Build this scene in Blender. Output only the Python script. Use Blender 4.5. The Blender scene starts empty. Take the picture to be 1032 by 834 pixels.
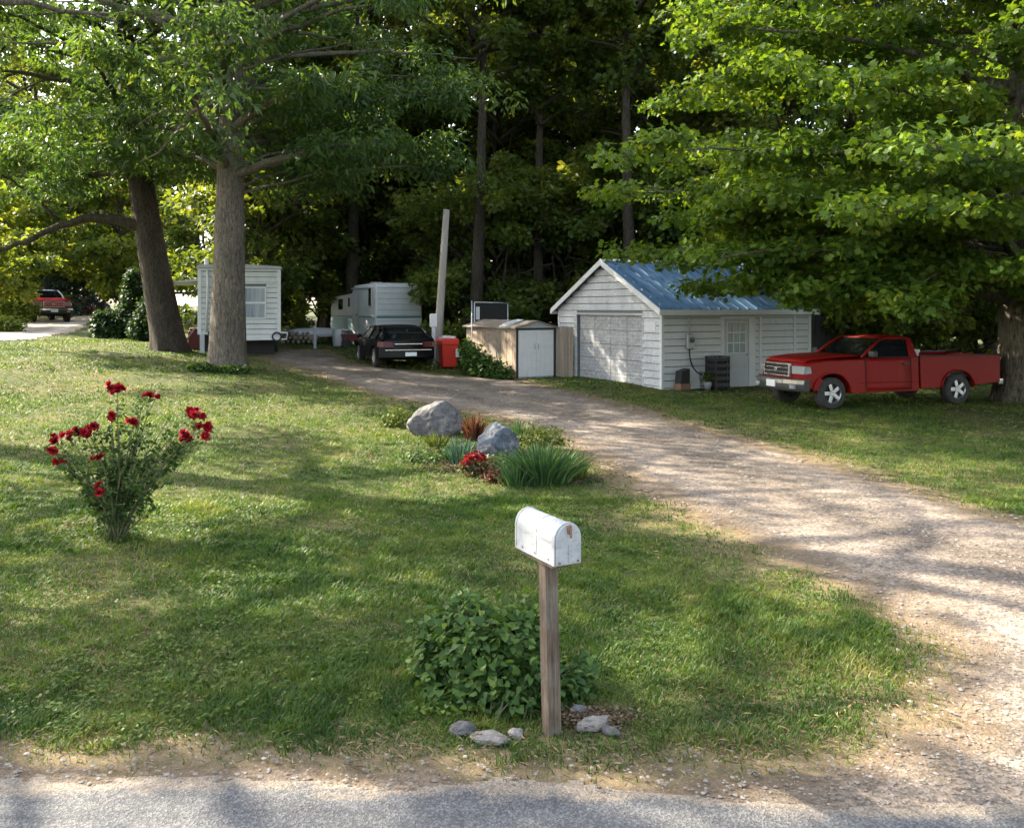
import bpy, bmesh, math, random
import numpy as np
from mathutils import Vector, Matrix

random.seed(7)
RG = np.random.default_rng(11)
D = bpy.data
C = bpy.context.scene.collection
scene = bpy.context.scene
F, CX, HY, EYE = 900.0, 516.0, 310.0, 2.45     # focal length (px), image centre, horizon row, eye height (m)
R = math.radians

# ------------------------------------------------------------------ terrain
def sstep(a, b, v):
    t = np.clip((np.asarray(v, float) - a) / (b - a), 0, 1)
    return t * t * (3 - 2 * t)

def H(x, y):
    x = np.asarray(x, float); y = np.asarray(y, float)
    left = np.clip(-x - 0.5, 0, None)
    left = np.where(left < 14, left, 14 + (left - 14) * 0.25)
    h = sstep(9, 34, y) * 0.058 * left
    h = h + 0.014 * np.clip(y - 27, 0, 40) * sstep(1, -6, x)
    h = h - 0.16 * np.exp(-(((x - 8.0) / 3.2) ** 2 + ((y - 27.5) / 2.6) ** 2))
    h = h + 0.02 * np.sin(x * 0.7 + 1.3) * np.sin(y * 0.55)
    return h

def hz(x, y):
    return float(H(x, y))

def hit(px, py):
    """Where the line of sight through a photo position meets the terrain."""
    sx, sz = (px - CX) / F, (py - HY) / F
    y = 3.0
    while y < 140:
        if EYE - sz * y <= hz(sx * y, y):
            break
        y += 0.02
    return Vector((sx * y, y, hz(sx * y, y)))

def at(px, py, y):
    return Vector(((px - CX) / F * y, y, EYE - (py - HY) / F * y))

# ------------------------------------------------------------------ noise
def _hash(ix, iy, s):
    n = (ix * 374761393 + iy * 668265263 + s * 2246822519) & 0xffffffff
    n = ((n ^ (n >> 13)) * 1274126177) & 0xffffffff
    return ((n ^ (n >> 16)) & 0xffff) / 65535.0

def vnoise(x, y, s=0):
    x = np.asarray(x, float); y = np.asarray(y, float)
    ix = np.floor(x).astype(np.int64); iy = np.floor(y).astype(np.int64)
    fx = x - ix; fy = y - iy
    fx = fx * fx * (3 - 2 * fx); fy = fy * fy * (3 - 2 * fy)
    a = _hash(ix, iy, s); b = _hash(ix + 1, iy, s); c = _hash(ix, iy + 1, s); d = _hash(ix + 1, iy + 1, s)
    return (a * (1 - fx) + b * fx) * (1 - fy) + (c * (1 - fx) + d * fx) * fy

def fbm(x, y, s=0, o=4):
    t = 0; amp = .5; tot = 0
    for k in range(o):
        t = t + amp * vnoise(x * 2 ** k, y * 2 ** k, s + k * 17); tot += amp; amp *= .5
    return t / tot

# ------------------------------------------------------------------ materials
def mat(name):
    m = D.materials.new(name); m.use_nodes = True
    nt = m.node_tree; nt.nodes.clear()
    out = nt.nodes.new('ShaderNodeOutputMaterial')
    return m, nt, out

def nd(nt, t, **kw):
    n = nt.nodes.new(t)
    for k, v in kw.items():
        if k in n.inputs:
            n.inputs[k].default_value = v
        else:
            setattr(n, k, v)
    return n

def ramp(nt, fac, stops):
    r = nt.nodes.new('ShaderNodeValToRGB')
    e = r.color_ramp.elements
    while len(e) < len(stops):
        e.new(0.5)
    for i, (p, c) in enumerate(stops):
        e[i].position = p
        e[i].color = (c[0], c[1], c[2], 1) if len(c) == 3 else c
    nt.links.new(fac, r.inputs[0])
    return r.outputs[0]

def coords(nt, scale=(1, 1, 1), kind='Object'):
    tc = nt.nodes.new('ShaderNodeTexCoord'); mp = nt.nodes.new('ShaderNodeMapping')
    mp.inputs['Scale'].default_value = scale
    nt.links.new(tc.outputs[kind], mp.inputs[0])
    return mp.outputs[0]

def noise(nt, vec, scale, detail=4, rough=.6, dist=0):
    n = nt.nodes.new('ShaderNodeTexNoise')
    n.inputs['Scale'].default_value = scale; n.inputs['Detail'].default_value = detail
    n.inputs['Roughness'].default_value = rough; n.inputs['Distortion'].default_value = dist
    nt.links.new(vec, n.inputs['Vector'])
    return n.outputs['Fac']

def mix(nt, f, a, b, mode='MIX'):
    m = nt.nodes.new('ShaderNodeMix'); m.data_type = 'RGBA'; m.blend_type = mode
    for s, v in ((0, f), (6, a), (7, b)):
        if isinstance(v, bpy.types.NodeSocket):
            nt.links.new(v, m.inputs[s])
        elif isinstance(v, (tuple, list)):
            m.inputs[s].default_value = (v[0], v[1], v[2], 1)
        else:
            m.inputs[s].default_value = v
    return m.outputs[2]

def bump(nt, h, strength=.5, dist=.01, normal=None):
    b = nt.nodes.new('ShaderNodeBump'); b.inputs['Strength'].default_value = strength; b.inputs['Distance'].default_value = dist
    nt.links.new(h, b.inputs['Height'])
    if normal: nt.links.new(normal, b.inputs['Normal'])
    return b.outputs[0]

def pbr(nt, out, col, rough=.6, metal=0, nrm=None, spec=.5, coat=0):
    p = nt.nodes.new('ShaderNodeBsdfPrincipled')
    if isinstance(col, bpy.types.NodeSocket): nt.links.new(col, p.inputs['Base Color'])
    else: p.inputs['Base Color'].default_value = (*col, 1)
    if isinstance(rough, bpy.types.NodeSocket): nt.links.new(rough, p.inputs['Roughness'])
    else: p.inputs['Roughness'].default_value = rough
    p.inputs['Metallic'].default_value = metal
    p.inputs['Specular IOR Level'].default_value = spec
    p.inputs['Coat Weight'].default_value = coat
    if nrm: nt.links.new(nrm, p.inputs['Normal'])
    nt.links.new(p.outputs[0], out.inputs[0])
    return p

def worn(name, col, dirt=(.16, .14, .11), rough=.6, amount=.35, scale=3, metal=0, bumpy=.15, stretch=(1, 1, 1), fine=40, coat=0, spec=.5):
    m, nt, out = mat(name)
    v = coords(nt, stretch)
    n1 = noise(nt, v, scale, 6, .65)
    n2 = noise(nt, v, fine, 3, .6)
    f = ramp(nt, n1, [(.42, (0, 0, 0)), (.75, (amount,) * 3)])
    c = mix(nt, f, col, dirt)
    g = ramp(nt, n2, [(.2, (.86,) * 3), (.8, (1.12,) * 3)])
    c = mix(nt, 1.0, c, g, 'MULTIPLY')
    pbr(nt, out, c, rough, metal, bump(nt, n2, bumpy, .004), spec, coat)
    return m

def leaf_mat(name, stops, trans=.45, tint=(1.25, 1.25, .55), rough=.45, patch=.7, spec=.35):
    """Leaves coloured by their own stored random number; light also passes through them."""
    m, nt, out = mat(name)
    a = nt.nodes.new('ShaderNodeAttribute'); a.attribute_name = 'v'
    c = ramp(nt, a.outputs['Fac'], stops)
    v = coords(nt, (1, 1, 1), 'Object')
    n = noise(nt, v, patch, 2, .5)
    g = ramp(nt, n, [(.3, (.75, .8, .8)), (.7, (1.2, 1.12, 1.0))])
    c = mix(nt, 1.0, c, g, 'MULTIPLY')
    p = nt.nodes.new('ShaderNodeBsdfPrincipled')
    nt.links.new(c, p.inputs['Base Color']); p.inputs['Roughness'].default_value = rough
    p.inputs['Specular IOR Level'].default_value = spec
    t = nt.nodes.new('ShaderNodeBsdfTranslucent')
    tc = mix(nt, 1.0, c, tint, 'MULTIPLY'); nt.links.new(tc, t.inputs[0])
    mx = nt.nodes.new('ShaderNodeMixShader'); mx.inputs[0].default_value = trans
    nt.links.new(p.outputs[0], mx.inputs[1]); nt.links.new(t.outputs[0], mx.inputs[2])
    nt.links.new(mx.outputs[0], out.inputs[0])
    return m

# ------------------------------------------------------------------ mesh building
def link_mesh(name, me, m=None, parent=None, smooth=False):
    if m is not None:
        for q in (m if isinstance(m, (list, tuple)) else [m]):
            me.materials.append(q)
    if smooth:
        me.polygons.foreach_set('use_smooth', np.ones(len(me.polygons), dtype=bool))
    o = D.objects.new(name, me); C.objects.link(o)
    if parent is not None: o.parent = parent
    return o

def mesh_np(name, V, tris=None, quads=None, attr=None):
    V = np.asarray(V, np.float32)
    nt_ = 0 if tris is None else len(tris); nq = 0 if quads is None else len(quads)
    me = D.meshes.new(name)
    me.vertices.add(len(V)); me.vertices.foreach_set('co', V.ravel())
    loops = []
    starts = []
    s = 0
    if nt_:
        loops.append(np.asarray(tris, np.int32).ravel()); starts.append(np.arange(nt_, dtype=np.int32) * 3); s = nt_ * 3
    if nq:
        loops.append(np.asarray(quads, np.int32).ravel()); starts.append(s + np.arange(nq, dtype=np.int32) * 4)
    loops = np.concatenate(loops); starts = np.concatenate(starts)
    me.loops.add(len(loops)); me.loops.foreach_set('vertex_index', loops)
    me.polygons.add(len(starts)); me.polygons.foreach_set('loop_start', starts)
    if attr is not None:
        a = me.attributes.new('v', 'FLOAT', 'POINT'); a.data.foreach_set('value', np.asarray(attr, np.float32))
    me.update(calc_edges=True)
    return me

class MB:
    """Collects shapes and links them as one mesh object."""
    def __init__(s): s.v = []; s.f = []
    def add(s, vs, fs):
        b = len(s.v); s.v += [tuple(p) for p in vs]; s.f += [tuple(b + i for i in f) for f in fs]; return s
    def box(s, c, d, M=None):
        x, y, z = d[0] / 2, d[1] / 2, d[2] / 2
        vs = [Vector((i * x, j * y, k * z)) for i in (-1, 1) for j in (-1, 1) for k in (-1, 1)]
        if M is not None: vs = [M @ v for v in vs]
        vs = [v + Vector(c) for v in vs]
        return s.add(vs, [(0, 1, 3, 2), (4, 6, 7, 5), (0, 4, 5, 1), (2, 3, 7, 6), (0, 2, 6, 4), (1, 5, 7, 3)])
    def box2(s, a, b):
        return s.box([(a[i] + b[i]) / 2 for i in range(3)], [abs(b[i] - a[i]) for i in range(3)])
    def tube(s, pts, rad, n=10, cap=True, wob=0, rng=None):
        pts = [Vector(p) for p in pts]
        if not isinstance(rad, (list, tuple)): rad = [rad] * len(pts)
        rings = []
        up = Vector((0, 0, 1))
        t0 = (pts[1] - pts[0]).normalized()
        ref = up if abs(t0.dot(up)) < .9 else Vector((1, 0, 0))
        u = t0.cross(ref).normalized()
        vs = []
        for i, p in enumerate(pts):
            t = (pts[min(i + 1, len(pts) - 1)] - pts[max(i - 1, 0)]).normalized()
            u = (u - t * u.dot(t)).normalized(); w = t.cross(u)
            for k in range(n):
                a = 2 * math.pi * k / n
                r = rad[i] * (1 + (wob * (rng.random() - .5) if rng else 0))
                vs.append(p + (u * math.cos(a) + w * math.sin(a)) * r)
        fs = []
        for i in range(len(pts) - 1):
            for k in range(n):
                a = i * n + k; b = i * n + (k + 1) % n
                fs.append((a, b, b + n, a + n))
        if cap:
            fs.append(tuple(range(n - 1, -1, -1))); m = (len(pts) - 1) * n
            fs.append(tuple(m + k for k in range(n)))
        return s.add(vs, fs)
    def cyl(s, a, b, r, n=16, r2=None): return s.tube([a, b], [r, r if r2 is None else r2], n)
    def prism(s, poly, d, axis='y', off=0):
        """poly: 2-D outline; extruded by d along the axis from off."""
        def P(p, t):
            return {'y': (p[0], t, p[1]), 'x': (t, p[0], p[1]), 'z': (p[0], p[1], t)}[axis]
        n = len(poly)
        vs = [P(p, off) for p in poly] + [P(p, off + d) for p in poly]
        fs = [tuple(range(n)), tuple(range(2 * n - 1, n - 1, -1))]
        fs += [(i, i + n, (i + 1) % n + n, (i + 1) % n) for i in range(n)]
        return s.add(vs, fs)
    def quad(s, a, b, c, d): return s.add([a, b, c, d], [(0, 1, 2, 3)])
    def slices(s, poly, ys, fn):
        """profile poly (x,z) swept over slices ys, each vertex moved by fn(x,y,z)."""
        n = len(poly); vs = []
        for y in ys:
            vs += [fn(p[0], y, p[1]) for p in poly]
        fs = [tuple(range(n)), tuple((len(ys) - 1) * n + k for k in range(n - 1, -1, -1))]
        for j in range(len(ys) - 1):
            for i in range(n):
                k = (i + 1) % n
                fs.append((j * n + i, (j + 1) * n + i, (j + 1) * n + k, j * n + k))
        return s.add(vs, fs)
    def build(s, name, m=None, parent=None, bevel=0, smooth=False, seg=2, ang=35, sub=0):
        me = D.meshes.new(name); me.from_pydata([tuple(v) for v in s.v], [], s.f); me.validate()
        bm = bmesh.new(); bm.from_mesh(me); bmesh.ops.recalc_face_normals(bm, faces=bm.faces); bm.to_mesh(me); bm.free()
        o = link_mesh(name, me, m, parent, smooth or bevel > 0)
        if bevel > 0:
            b = o.modifiers.new('Bevel', 'BEVEL'); b.width = bevel; b.segments = seg; b.limit_method = 'ANGLE'; b.angle_limit = R(ang)
            w = o.modifiers.new('WN', 'WEIGHTED_NORMAL'); w.keep_sharp = True
        if sub:
            q = o.modifiers.new('Sub', 'SUBSURF'); q.levels = q.render_levels = sub
        return o

def thing(name, label, cat, loc=(0, 0, 0), rz=0, group=None):
    o = D.objects.new(name, None); C.objects.link(o); o.location = loc; o.rotation_euler = (0, 0, rz)
    o['label'] = label; o['category'] = cat
    if group: o['group'] = group
    return o

def tag(o, label, cat, group=None):
    o['label'] = label; o['category'] = cat
    if group: o['group'] = group
    return o

def kind(o, k, label=None, cat=None):
    o['kind'] = k
    if label: o['label'] = label
    if cat: o['category'] = cat
    return o

# ------------------------------------------------------------------ leaves
T_DIAMOND = (np.array([[0, 0, 0], [.45, .5, .06], [1, 0, -.05], [.45, -.5, .06]]), [(0, 1, 2), (0, 2, 3)])
T_LANCE = (np.array([[0, 0, 0], [.35, .5, .05], [1, 0, -.18], [.35, -.5, .05]]), [(0, 1, 2), (0, 2, 3)])
T_MAPLE = (np.array([[0, 0, 0], [.12, .5, .0], [.55, .28, .05], [.62, .62, -.02], [1.05, 0, -.08], [.62, -.62, -.02], [.55, -.28, .05], [.12, -.5, 0]]),
           [(0, 1, 2), (2, 3, 4), (0, 2, 4), (0, 4, 6), (4, 5, 6), (0, 6, 7)])
T_HEART = (np.array([[.05, 0, 0], [-.08, .28, .04], [.2, .52, .06], [.6, .36, .02], [1, 0, -.12], [.6, -.36, .02], [.2, -.52, .06], [-.08, -.28, .04], [.5, 0, -.03]]),
           [(0, 1, 2), (0, 2, 8), (2, 3, 8), (3, 4, 8), (8, 4, 5), (8, 5, 6), (0, 8, 6), (0, 6, 7)])

def unit(a):
    return a / np.maximum(np.linalg.norm(a, axis=1, keepdims=True), 1e-6)

def leaf_geo(P, axis, nrm, L, W, tmpl):
    T, fs = tmpl
    n = len(P); k = len(T)
    A = unit(axis); S = unit(np.cross(nrm, A)); N = np.cross(A, S)
    L = np.asarray(L).reshape(-1, 1, 1); W = np.asarray(W).reshape(-1, 1, 1)
    V = P[:, None, :] + A[:, None, :] * T[None, :, 0:1] * L + S[:, None, :] * T[None, :, 1:2] * W + N[:, None, :] * T[None, :, 2:3] * L
    fs = np.array(fs, np.int64)
    Fc = (np.arange(n)[:, None, None] * k + fs[None]).reshape(-1, 3)
    return V.reshape(-1, 3), Fc, k

def leaf_mesh(name, P, axis, nrm, L, W, tmpl, v=None):
    V, Fc, k = leaf_geo(P, axis, nrm, L, W, tmpl)
    if v is None: v = RG.random(len(P))
    return mesh_np(name, V, tris=Fc, attr=np.repeat(v, k))

def clump_leaves(cent, rad, per, flat=.5, droop=.3, up=.8, rg=RG):
    """Leaf positions in soft ellipsoids round the centres; returns P, axis, normal."""
    n = len(cent); per = int(per)
    C3 = np.repeat(cent, per, 0); r = np.repeat(rad, per)[:, None]
    d = unit(rg.normal(size=(n * per, 3)))
    q = rg.random((n * per, 1)) ** .5
    off = d * q * r * np.array([1, 1, flat])
    P = C3 + off
    ax = unit(d * np.array([1, 1, .4]) + rg.normal(size=d.shape) * .5); ax[:, 2] -= droop
    nr = rg.normal(size=d.shape) * (1 - up) + np.array([0, 0, up]) + d * .35
    return P, unit(ax), unit(nr)
# ------------------------------------------------------------------ camera, sun, sky
cam_d = D.cameras.new('camera'); cam = D.objects.new('camera', cam_d); C.objects.link(cam); scene.camera = cam
cam.location = (0, 0, EYE); cam.rotation_euler = (R(90), 0, 0)
cam_d.sensor_fit = 'HORIZONTAL'; cam_d.sensor_width = 36; cam_d.lens = F / 1032 * 36
cam_d.shift_y = -(417 - HY) / 1032; cam_d.clip_end = 2000; cam_d.clip_start = .05

SUN_EL, SUN_AZ = 35.0, 62.0       # height; degrees to the left of straight ahead: light comes over the wood towards the camera
sd = Vector((-math.sin(R(SUN_AZ)) * math.cos(R(SUN_EL)), math.cos(R(SUN_AZ)) * math.cos(R(SUN_EL)), math.sin(R(SUN_EL))))
ld = D.lights.new('sun', 'SUN'); ld.energy = 5.0; ld.angle = R(.5); ld.color = (1, .90, .72)
sun = D.objects.new('sun', ld); C.objects.link(sun); sun.location = (0, 0, 40)
sun.rotation_euler = sd.to_track_quat('Z', 'Y').to_euler()
w = D.worlds.new('World'); scene.world = w; w.use_nodes = True
nt = w.node_tree; bg = nt.nodes['Background']
sky = nt.nodes.new('ShaderNodeTexSky'); sky.sky_type = 'NISHITA'; sky.sun_disc = False
sky.sun_elevation = R(SUN_EL); sky.sun_rotation = R(-SUN_AZ); sky.air_density = 1.3; sky.dust_density = 2.5
hs = nt.nodes.new('ShaderNodeHueSaturation'); hs.inputs['Saturation'].default_value = .62; nt.links.new(sky.outputs[0], hs.inputs['Color']); nt.links.new(hs.outputs[0], bg.inputs[0]); bg.inputs[1].default_value = .15
scene.view_settings.view_transform = 'Standard'; scene.view_settings.look = 'None'
scene.view_settings.exposure = 2.13; scene.view_settings.gamma = 1
cy = scene.cycles
cy.max_bounces = 7; cy.diffuse_bounces = 3; cy.glossy_bounces = 2; cy.transmission_bounces = 4; cy.transparent_max_bounces = 6
cy.caustics_reflective = False; cy.caustics_refractive = False; cy.use_denoising = True
cy.sample_clamp_indirect = 6; cy.use_adaptive_sampling = True; cy.adaptive_threshold = .02

# ------------------------------------------------------------------ outlines on the ground (traced, then kept in metres)
def g2(px, py):
    p = hit(px, py); return (p.x, p.y)

left_edge = [(262, 361), (300, 372), (340, 385), (385, 398), (430, 408), (500, 420), (548, 434), (590, 458), (640, 490), (700, 522), (760, 550), (820, 580), (880, 602), (925, 638), (945, 680), (932, 714), (890, 744), (812, 768), (660, 776), (500, 768), (420, 762)]
right_edge = [(286, 352), (330, 352), (352, 366), (440, 377), (520, 381), (560, 392), (610, 402), (660, 416), (720, 434), (790, 452), (860, 472), (940, 498), (1032, 524)]
DRIVE = [g2(*p) for p in left_edge] + [(-3.2, 4.90), (-14, 4.95), (-40, 5.1), (-40, -9), (40, -9), (40, 5.2), (16, 6.2), (11, 7.6), (8.0, 9.2)] + [g2(*p) for p in right_edge[::-1]] + [g2(279, 350)]
p_l = g2(0, 344)
SIDE_ROAD = [(-60, g2(0, 345)[1] - 8), (p_l[0] - 5, p_l[1] - 1.6), p_l, g2(40, 342), g2(78, 334), g2(92, 326), g2(112, 316), g2(105, 312), g2(66, 321), g2(20, 325), g2(0, 327), (-60, g2(0, 327)[1] + 3)]
SHOULDER_ROAD = [(-60, -9), (60, -9), (60, 4.55), (10, 4.5), (4, 4.42), (1, 4.52), (-1, 4.68), (-3, 4.76), (-8, 4.85), (-60, 4.9)]

def sdist(poly, x, y):
    """signed distance (inside positive) of points to a polygon"""
    P = np.array(poly, float); Q = np.roll(P, -1, 0)
    x = np.asarray(x, float).ravel(); y = np.asarray(y, float).ravel()
    dmin = np.full(x.shape, 1e9); ins = np.zeros(x.shape, bool)
    for (ax, ay), (bx, by) in zip(P, Q):
        ex, ey = bx - ax, by - ay
        t = np.clip(((x - ax) * ex + (y - ay) * ey) / (ex * ex + ey * ey + 1e-12), 0, 1)
        dmin = np.minimum(dmin, np.hypot(x - ax - t * ex, y - ay - t * ey))
        if ay != by:
            c = ((ay > y) != (by > y)) & (x < (bx - ax) * (y - ay) / (by - ay) + ax)
            ins ^= c
    return np.where(ins, dmin, -dmin)

def drive_sd(x, y):
    s = sdist(DRIVE, x, y)
    x = np.ravel(x); y = np.ravel(y)
    amp = .10 + .012 * y
    return s + (fbm(x * 2.2, y * 2.2, 5) - .5) * 2.6 * amp + (fbm(x * 11, y * 11, 9, 2) - .5) * .12

def sheet(name, m, poly_sd, ys, tlim, lift, k):
    """fan-shaped grid sheet kept where poly_sd > 0"""
    ts = np.linspace(tlim[0], tlim[1], tlim[2])
    Y, T = np.meshgrid(ys, ts, indexing='ij')
    X = T * np.maximum(Y, 4.0)
    s = poly_sd(X, Y).reshape(X.shape)
    Z = H(X, Y) + lift - (.04 * np.clip(1 - s / .35, 0, 1) ** 1.5 if name != 'road' else .02 * np.clip(1 - s / .14, 0, 1))
    ny, nx = X.shape
    idx = np.arange(ny * nx).reshape(ny, nx)
    q = np.stack([idx[:-1, :-1], idx[:-1, 1:], idx[1:, 1:], idx[1:, :-1]], -1).reshape(-1, 4)
    keep = (np.minimum.reduce([s[:-1, :-1], s[:-1, 1:], s[1:, 1:], s[1:, :-1]]) > 0).ravel()
    q = q[keep]
    used, inv = np.unique(q, return_inverse=True)
    V = np.stack([X.ravel(), Y.ravel(), Z.ravel()], 1)[used]
    me = mesh_np(name, V, quads=inv.reshape(-1, 4), attr=s.ravel()[used])
    o = link_mesh(name, me, m, smooth=True)
    return kind(o, k)

# lawn soil sheet
m_lawn, nt, out = mat('lawn_soil')
v = coords(nt)
n1 = noise(nt, v, .55, 5, .6); n2 = noise(nt, v, 9, 5, .7); n3 = noise(nt, v, 70, 3, .6)
c = ramp(nt, n1, [(.35, (.05, .07, .022)), (.55, (.08, .085, .035)), (.72, (.15, .12, .065))])
c2 = ramp(nt, n2, [(.3, (.55, .6, .5)), (.75, (1.5, 1.4, 1.3))])
c = mix(nt, 1.0, c, c2, 'MULTIPLY')
a_ = nt.nodes.new('ShaderNodeAttribute'); a_.attribute_name = 'v'
c = mix(nt, ramp(nt, a_.outputs['Fac'], [(0, (0, 0, 0)), (.5, (.25, .25, .25)), (1, (1, 1, 1))]), c, mix(nt, 1.0, (.17, .13, .085), c2, 'MULTIPLY'))
pbr(nt, out, c, .9, nrm=bump(nt, n3, .6, .02), spec=.1)
gx = np.concatenate([np.linspace(-260, -45, 14)[:-1], np.linspace(-45, 30, 151), np.linspace(30, 260, 15)[1:]])
gy = np.concatenate([np.linspace(-30, -6, 5)[:-1], np.linspace(-6, 75, 200), np.linspace(75, 420, 16)[1:]])
GX, GY = np.meshgrid(gx, gy)
far_h = H(GX, np.minimum(GY, 75)) 
ii = np.arange(GX.size).reshape(GX.shape)
q = np.stack([ii[:-1, :-1], ii[:-1, 1:], ii[1:, 1:], ii[1:, :-1]], -1).reshape(-1, 4)
# keep the soil slightly below the finer sheets
me = mesh_np('lawn', np.stack([GX.ravel(), GY.ravel(), far_h.ravel() - .012], 1), quads=q, attr=np.clip(1 + sdist(DRIVE, GX, GY) / 1.2, 0, 1))
kind(link_mesh('lawn', me, m_lawn, smooth=True), 'structure')

# gravel drive
def gravel_mat(name, base, lo, hi, stone, worn_col):
    m, nt, out = mat(name)
    v = coords(nt)
    n1 = noise(nt, v, .45, 6, .62, .4)
    n2 = noise(nt, v, 4.5, 6, .7)
    n3 = noise(nt, v, 95, 3, .8)
    vo = nt.nodes.new('ShaderNodeTexVoronoi'); vo.inputs['Scale'].default_value = 46; nt.links.new(v, vo.inputs['Vector'])
    c = ramp(nt, n1, [(.3, lo), (.52, base), (.72, hi)])
    g = ramp(nt, n2, [(.3, (.62, .61, .60)), (.7, (1.28, 1.26, 1.22))])
    c = mix(nt, 1.0, c, g, 'MULTIPLY')
    sep = nt.nodes.new('ShaderNodeSeparateColor'); nt.links.new(vo.outputs['Color'], sep.inputs[0])
    st = ramp(nt, sep.outputs[0], [(.0, (.45, .45, .45)), (.5, (1, 1, 1)), (1, (1.55, 1.5, 1.42))])
    c = mix(nt, stone, c, mix(nt, 1.0, c, st, 'MULTIPLY'))
    g3 = ramp(nt, n3, [(.25, (.6, .6, .6)), (.75, (1.35, 1.35, 1.35))])
    c = mix(nt, .7, c, mix(nt, 1.0, c, g3, 'MULTIPLY'))
    # wheel tracks packed pale along both sides, darker loose strip in the middle
    a = nt.nodes.new('ShaderNodeAttribute'); a.attribute_name = 'v'
    dv = nt.nodes.new('ShaderNodeMath'); dv.operation = 'MULTIPLY_ADD'; nt.links.new(a.outputs['Fac'], dv.inputs[0]); dv.inputs[1].default_value = .4
    nn = nt.nodes.new('ShaderNodeMath'); nn.operation = 'MULTIPLY_ADD'; nt.links.new(n1, nn.inputs[0]); nn.inputs[1].default_value = .35; nn.inputs[2].default_value = -.17; nt.links.new(nn.outputs[0], dv.inputs[2])
    c = mix(nt, 1.0, c, ramp(nt, dv.outputs[0], [(.15, (.86, .85, .83)), (.33, (1.2, 1.2, 1.2)), (.5, (1.15, 1.15, 1.15)), (.66, (.80, .80, .80)), (.9, (.9, .9, .88)), (1, (1.1, 1.1, 1.1))]), 'MULTIPLY')
    # earth and dead grass worked into the margin
    ma = nt.nodes.new('ShaderNodeMath'); ma.operation = 'MULTIPLY_ADD'; nt.links.new(n2, ma.inputs[0]); ma.inputs[1].default_value = .5; nt.links.new(a.outputs['Fac'], ma.inputs[2])
    e = ramp(nt, ma.outputs[0], [(.3, (1, 1, 1)), (.8, (0, 0, 0))])
    c = mix(nt, e, c, worn_col)
    pbr(nt, out, c, .92, nrm=bump(nt, vo.outputs['Distance'], .5, .012, bump(nt, n3, .5, .01)), spec=.15)
    return m
m_gravel = gravel_mat('gravel_drive', (.20, .165, .137), (.115, .096, .083), (.28, .232, .192), .9, (.14, .10, .062))
ys = np.concatenate([np.linspace(-8, 3.9, 60)[:-1], 3.9 * (45 / 3.9) ** np.linspace(0, 1, 560)])
sheet('driveway', m_gravel, drive_sd, ys, (-1.6, 1.6, 900), .006, 'structure')
sheet('side_road', gravel_mat('pale_gravel', (.36, .31, .27), (.3, .26, .22), (.42, .37, .32), .3, (.3, .25, .17)),
      lambda x, y: sdist(SIDE_ROAD, x, y) + (fbm(np.ravel(x) * .8, np.ravel(y) * .8, 3) - .5) * .9, np.linspace(20, 95, 260), (-1.2, -.36, 260), .03, 'structure')

m_road, nt, out = mat('old_asphalt')
v = coords(nt)
n1 = noise(nt, coords(nt, (.35, 2.2, 1)), 1.5, 5, .6); n2 = noise(nt, v, 150, 3, .8); n3 = noise(nt, v, 7, 5, .7)
vo = nt.nodes.new('ShaderNodeTexVoronoi'); vo.inputs['Scale'].default_value = 100; nt.links.new(v, vo.inputs['Vector'])
sep = nt.nodes.new('ShaderNodeSeparateColor'); nt.links.new(vo.outputs['Color'], sep.inputs[0])
c = ramp(nt, n1, [(.3, (.070, .071, .076)), (.5, (.105, .105, .109)), (.7, (.155, .147, .138))])
c = mix(nt, 1.0, c, ramp(nt, sep.outputs[1], [(0, (.6, .6, .6)), (.6, (1, 1, 1)), (1, (1.6, 1.56, 1.5))]), 'MULTIPLY')
c = mix(nt, 1.0, c, ramp(nt, n3, [(.3, (.8, .8, .8)), (.7, (1.2, 1.2, 1.2))]), 'MULTIPLY')
a = nt.nodes.new('ShaderNodeAttribute'); a.attribute_name = 'v'
ma = nt.nodes.new('ShaderNodeMath'); ma.operation = 'MULTIPLY_ADD'; nt.links.new(n3, ma.inputs[0]); ma.inputs[1].default_value = -.26; nt.links.new(a.outputs['Fac'], ma.inputs[2])
c = mix(nt, ramp(nt, ma.outputs[0], [(-.0, (.95, .95, .95)), (.10, (0, 0, 0))]), c, mix(nt, 1.0, (.20, .165, .13), ramp(nt, sep.outputs[1], [(0, (.6, .6, .6)), (1, (1.4, 1.4, 1.4))]), 'MULTIPLY'))
pbr(nt, out, c, .85, nrm=bump(nt, vo.outputs['Distance'], .5, .008, bump(nt, n2, .4, .006)), spec=.25)
sheet('road', m_road, lambda x, y: sdist(SHOULDER_ROAD, x, y) + (fbm(np.ravel(x) * 1.6, np.ravel(y) * 3, 21) - .5) * .3 + (fbm(np.ravel(x) * 12, np.ravel(y) * 14, 22, 3) - .5) * .16, np.concatenate([np.linspace(-8, 3, 30)[:-1], np.linspace(3, 5.2, 150)]), (-8, 8, 900), .014, 'structure')

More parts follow.
